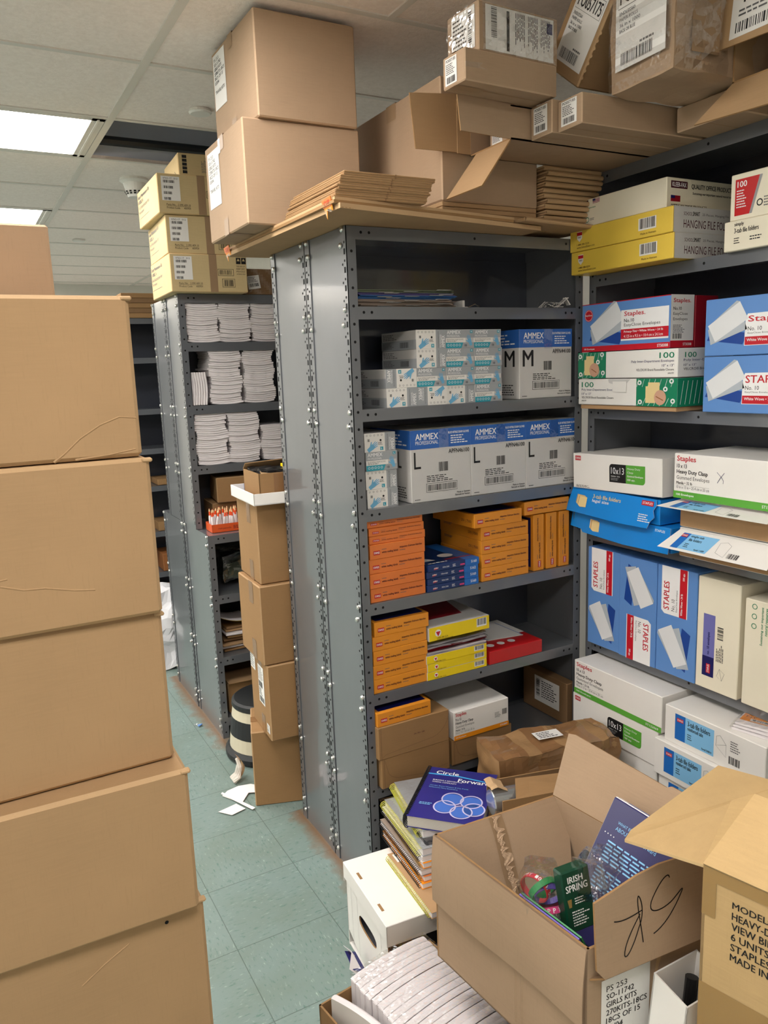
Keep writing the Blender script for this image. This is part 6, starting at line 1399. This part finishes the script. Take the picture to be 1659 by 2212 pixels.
for i, (c, rr, x, y, z, ax, l) in enumerate((('green rubber', .030, .882, 1.040, .712, (0,.9,.4), 'green rubber wristband in the clear bag'), ('purple rubber', .027, .888, 1.032, .704, (.4,.8,.3), 'purple rubber wristband in the clear bag'), ('red rubber', .030, .872, 1.050, .712, (.9,.3,.1), 'red rubber wristband with white letters in the clear bag'), ('pink rubber', .028, .888, 1.025, .680, (.1,.4,.9), 'pink rubber wristband with white letters, lowest in the clear bag'))):
    nrm = Vector(ax).normalized(); u = nrm.cross(Vector((0,0,1))).normalized(); v = nrm.cross(u); g = G(); n = 28
    vs = []
    for j in range(n):
        a = 2*math.pi*j/n; c0 = u*math.cos(a)*rr+v*math.sin(a)*rr*.9; vs += [c0-nrm*.006, c0+nrm*.006, c0*.93+nrm*.006, c0*.93-nrm*.006]
    g.add(vs, [(4*j+k, 4*j+(k+1) % 4, 4*((j+1) % n)+(k+1) % 4, 4*((j+1) % n)+k) for j in range(n) for k in range(4)], c)
    if c in ('red rubber', 'pink rubber'):
        s_ = 'HAPPY 100TH DAY' if c == 'red rubber' else 'HAPPY'
        for q, ch in enumerate(s_):
            if ch == ' ': continue
            a = math.radians(200+q*13*(1 if c == 'red rubber' else 1.6)); c0 = u*math.cos(a)*rr+v*math.sin(a)*rr*.9; ta = (-u*math.sin(a)+v*math.cos(a)); Fb = Fr(c0, ta, nrm) 
            if Fb.n.dot(c0) < 0: Fb = Fr(c0, -ta, nrm)
            g.text(Fb, ch, -.0025, -.004, .0025, .004, 'white ink', True, .0008)
    solo(g, 'wristband', l, 'wristband', (x, y, z))
g = G(); g.slab([(0,0,0), (.0,.15,.0), (.03,.15,-.06), (.03,0,-.06)], .003, 'green rubber'); g.slab([(-.006,0,0), (-.006,.15,.0), (.022,.15,-.06), (.022,0,-.06)], .003, 'purple rubber')
solo(g, 'booklet', 'thin green and purple booklets tucked along the left wall of the big open carton', 'booklet', (.862, .915, .700), 5)
t = root('hair_brush', 'black brush handle with a white ring, half hidden behind the folded flap', 'brush', (1.125, 1.175, .575), 35, None, 0, -20)
g = G(); g.tube([(0,0,-.05), (0,0,.02), (0,0,.055), (0,0,.07)], [.012,.017,.015,.006], 'black plastic', 12); g.obj('handle', t)
g = G(); g.ring(Fr((0,-.018,.035), (1,0,0), (0,0,1)), 0, 0, .008, .003, 'white ink', .001, 20); g.obj('ring', t)
g = G(); gridbox(g, (0,0,0), (.24,.34,.14), 'dark plastic', 8); crumple(g, .03, 14, 3); solo(g, 'kit_bags', 'dark jumble of kit bags filling the bottom of the big open carton', 'bags', (.885, .92, .41), 3)

# carton of writing pads
t = root('cardboard_box', 'open carton full of shrink wrapped paper pads at the bottom edge of the picture', 'cardboard box', (.656, .981, 0), 8)
g = G(); w, d, h = .335, .505, .25
for pts in ([(0,0,0),(w,0,0),(w,0,h),(0,0,h)], [(0,d,0),(0,0,0),(0,0,h),(0,d,h)], [(w,0,0),(w,d,0),(w,d,h),(w,0,h)], [(w,d,0),(0,d,0),(0,d,h),(w,d,h)], [(0,0,.004),(w,0,.004),(w,d,.004),(0,d,.004)]): g.slab(pts, .0045, 'brown kraft cardboard', E)
g.obj('carton', t)
pad = G(); w, th, h = .222, .0192, .278
pad.box((0,0,0), (w,th,h), 'white paper', .0025)
P2 = G()
def pf(u, v):
    # soft rounded top running over the pad
    return Vector((w*u, th*v, h+.010*math.sin(math.pi*u)**.7+.002*math.sin(math.pi*v)))
pad.grid(pf, 14, 4, 'white paper'); 
for k in (.55, .52): pad.stroke(Fr((0,0,h), (1,0,0), (0,1,0)), [(w*.72,0), (w*(.72)+.004,th)], .0008, 'light grey ink', .0070)
po = pad.obj('paper_pad'); 
for i in range(17):
    c = put(po, (.671+.0029*i+R.uniform(-.003,.003), 1.460-.0205*i, .006), 'white paper pad in shrink wrap standing in the row inside the open carton', 'paper pad', 'row of paper pads', rz=8+R.uniform(-.6,.6))
g = G()
def wr(u, v): return Vector((.0+.225*u, -.36*v, .293+.009*math.sin(math.pi*u)+.0007*math.sin(u*31+v*57)))
g.grid(wr, 30, 50, 'clear film'); solo(g, 'shrink_wrap', 'wrinkled shrink wrap over the row of paper pads', 'plastic wrap', (.668, 1.482, .0), 8)
g = G(); g.grid(lambda u, v: Vector((.020*math.sin(math.pi*u*.5)*0+.028*(1-(2*u-1)**2)+.016*v, -.33*u, .278+.004*math.sin(math.pi*v))), 18, 3, 'white paper')
g.grid(lambda u, v: Vector((.028*(1-(2*u-1)**2), -.33*u, .02+.258*v)), 18, 4, 'white card'); g.grid(lambda u, v: Vector((.028*(1-(2*u-1)**2)+.016, -.33*u, .02+.258*v)), 18, 4, 'white card')
solo(g, 'paper_pad', 'single white pad standing bowed against the left wall of the pad carton', 'paper pad', (.606, 1.455, 0), 10)

# binder carton with printed text at the right
t = root('cardboard_box', 'yellowish open carton with black printed text at the lower right corner', 'cardboard box', (.970, .753, .53), 14)
h = .37; M2 = 'yellow kraft cardboard'; w, d = .34, .30
# local: x along the back wall to the right, -y towards the camera; printed wall is x = 0 facing -X
g = G()
for pts in ([(0,0,0), (0,-d,0), (0,-d,h), (0,0,h)], [(w,0,0), (0,0,0), (0,0,h), (w,0,h)], [(w,-d,0), (w,0,0), (w,0,h), (w,-d,h)], [(0,-d,0), (w,-d,0), (w,-d,h), (0,-d,h)], [(0,-d,.004), (w,-d,.004), (w,0,.004), (0,0,.004)]): g.slab(pts, .005, M2, 'yellow kraft edge')
F = Fr((0,0,0), (0,-1,0), (0,0,1))
for i, (s, wd) in enumerate((('MODEL#: 26433', .150), ('HEAVY-DUTY', .118), ('VIEW BINDER', .128), ('6 UNITS', .078), ('STAPLES', .082), ('MADE IN CHINA', .150))): g.text(F, s, .048, h-.054-.0182*i, .048+wd*.74, h-.0415-.0182*i, 'black ink', True)
g.obj('carton', t)
g = G(); g.rect(F, 0, h-.022, d, h, 'yellow packing tape', .001); g.rect(F, 0, h-.085, .022, h-.02, 'yellow packing tape', .0012); g.rect(F, .0, 0, d, .16, 'yellow packing tape', .001); g.obj('tape', t)
g = G(); g.slab([(.0,.0,h), (w,.0,h), (w-.01,.125,h-.004), (.02,.140,h-.010), (-.004,.138,h-.016)], .005, M2, 'yellow kraft edge'); g.obj('back_flap', t)
g = G(); g.slab([(-.0,-d,h), (.0,0,h), (.085,-.005,h+.075), (.115,-.03,h+.085), (.11,-d,h+.08)], .005, M2, 'yellow kraft edge'); g.obj('side_flap', t)
g = G(); g.slab([(w,0,h), (w,-d,h), (w-.02,-d,h+.10), (w-.02,0,h+.10)], .005, M2, 'yellow kraft edge'); g.obj('side_flap', t)
for k in range(4):
    g = G(); g.box((0,0,0), (.045,.22,.30), 'white card', .004); solo(g, 'ring_binder', 'white binder standing in the yellowish carton', 'binder', (1.045+.052*k, .50+.013*k, .54), 14, 'white binders')
g, f = carton(.34, .30, .525, M2, 'yellow kraft edge', .004); F = Fr((0,.30,0), (0,-1,0), (0,0,1)); solo(g, 'cardboard_box', 'closed yellowish carton carrying the printed one, below the picture', 'cardboard box', (1.048, .464, 0), 14)
# white tilted box with black grip between kit box and binder carton
t = root('magazine_file', 'tilted white open box with barcode sticker between the two foreground cartons', 'box', (.952, .778, .410), 6, None, 0, 8)
g = G(); w, d, h = .13, .070, .20
for pts in ([(0,0,0),(w,0,0),(w,0,h),(0,0,h)], [(0,d,0),(0,0,0),(0,0,h),(0,d,h+.02)], [(w,0,0),(w,d,0),(w,d,h+.02),(w,0,h)], [(w,d,0),(0,d,0),(0,d,h+.02),(w,d,h+.02)], [(0,0,.003),(w,0,.003),(w,d,.003),(0,d,.003)]): g.slab(pts, .003, 'white card')
g.obj('box', t)
FX = Fr((0,0,0), (1,0,0), (0,0,1)); sticker('label', FX, .02, .10, .062, .15, lambda g, F, a0, b0, a1, b1, l: (g.bars(F, a0+.006, b0+.022, a1-.006, b1-.006, 'black ink', 16, l), g.text(F, '0 18 92', a0+.008, b0+.014, a1-.01, b0+.019, 'black ink', False, l)), t); g = G(); g.rect(FX, .012, .03, .07, .09, 'mid blue print', .0008); g.obj('blue_label', t)
g = G(); g.tube([(.075,.04,.10), (.078,.042,.18), (.080,.044,.20)], .012, 'black plastic', 12); solo(g, 'black_handle', 'black rubber handle sticking out of the tilted white box', 'handle', (.952, .778, .410), 6, None, 0, 8)
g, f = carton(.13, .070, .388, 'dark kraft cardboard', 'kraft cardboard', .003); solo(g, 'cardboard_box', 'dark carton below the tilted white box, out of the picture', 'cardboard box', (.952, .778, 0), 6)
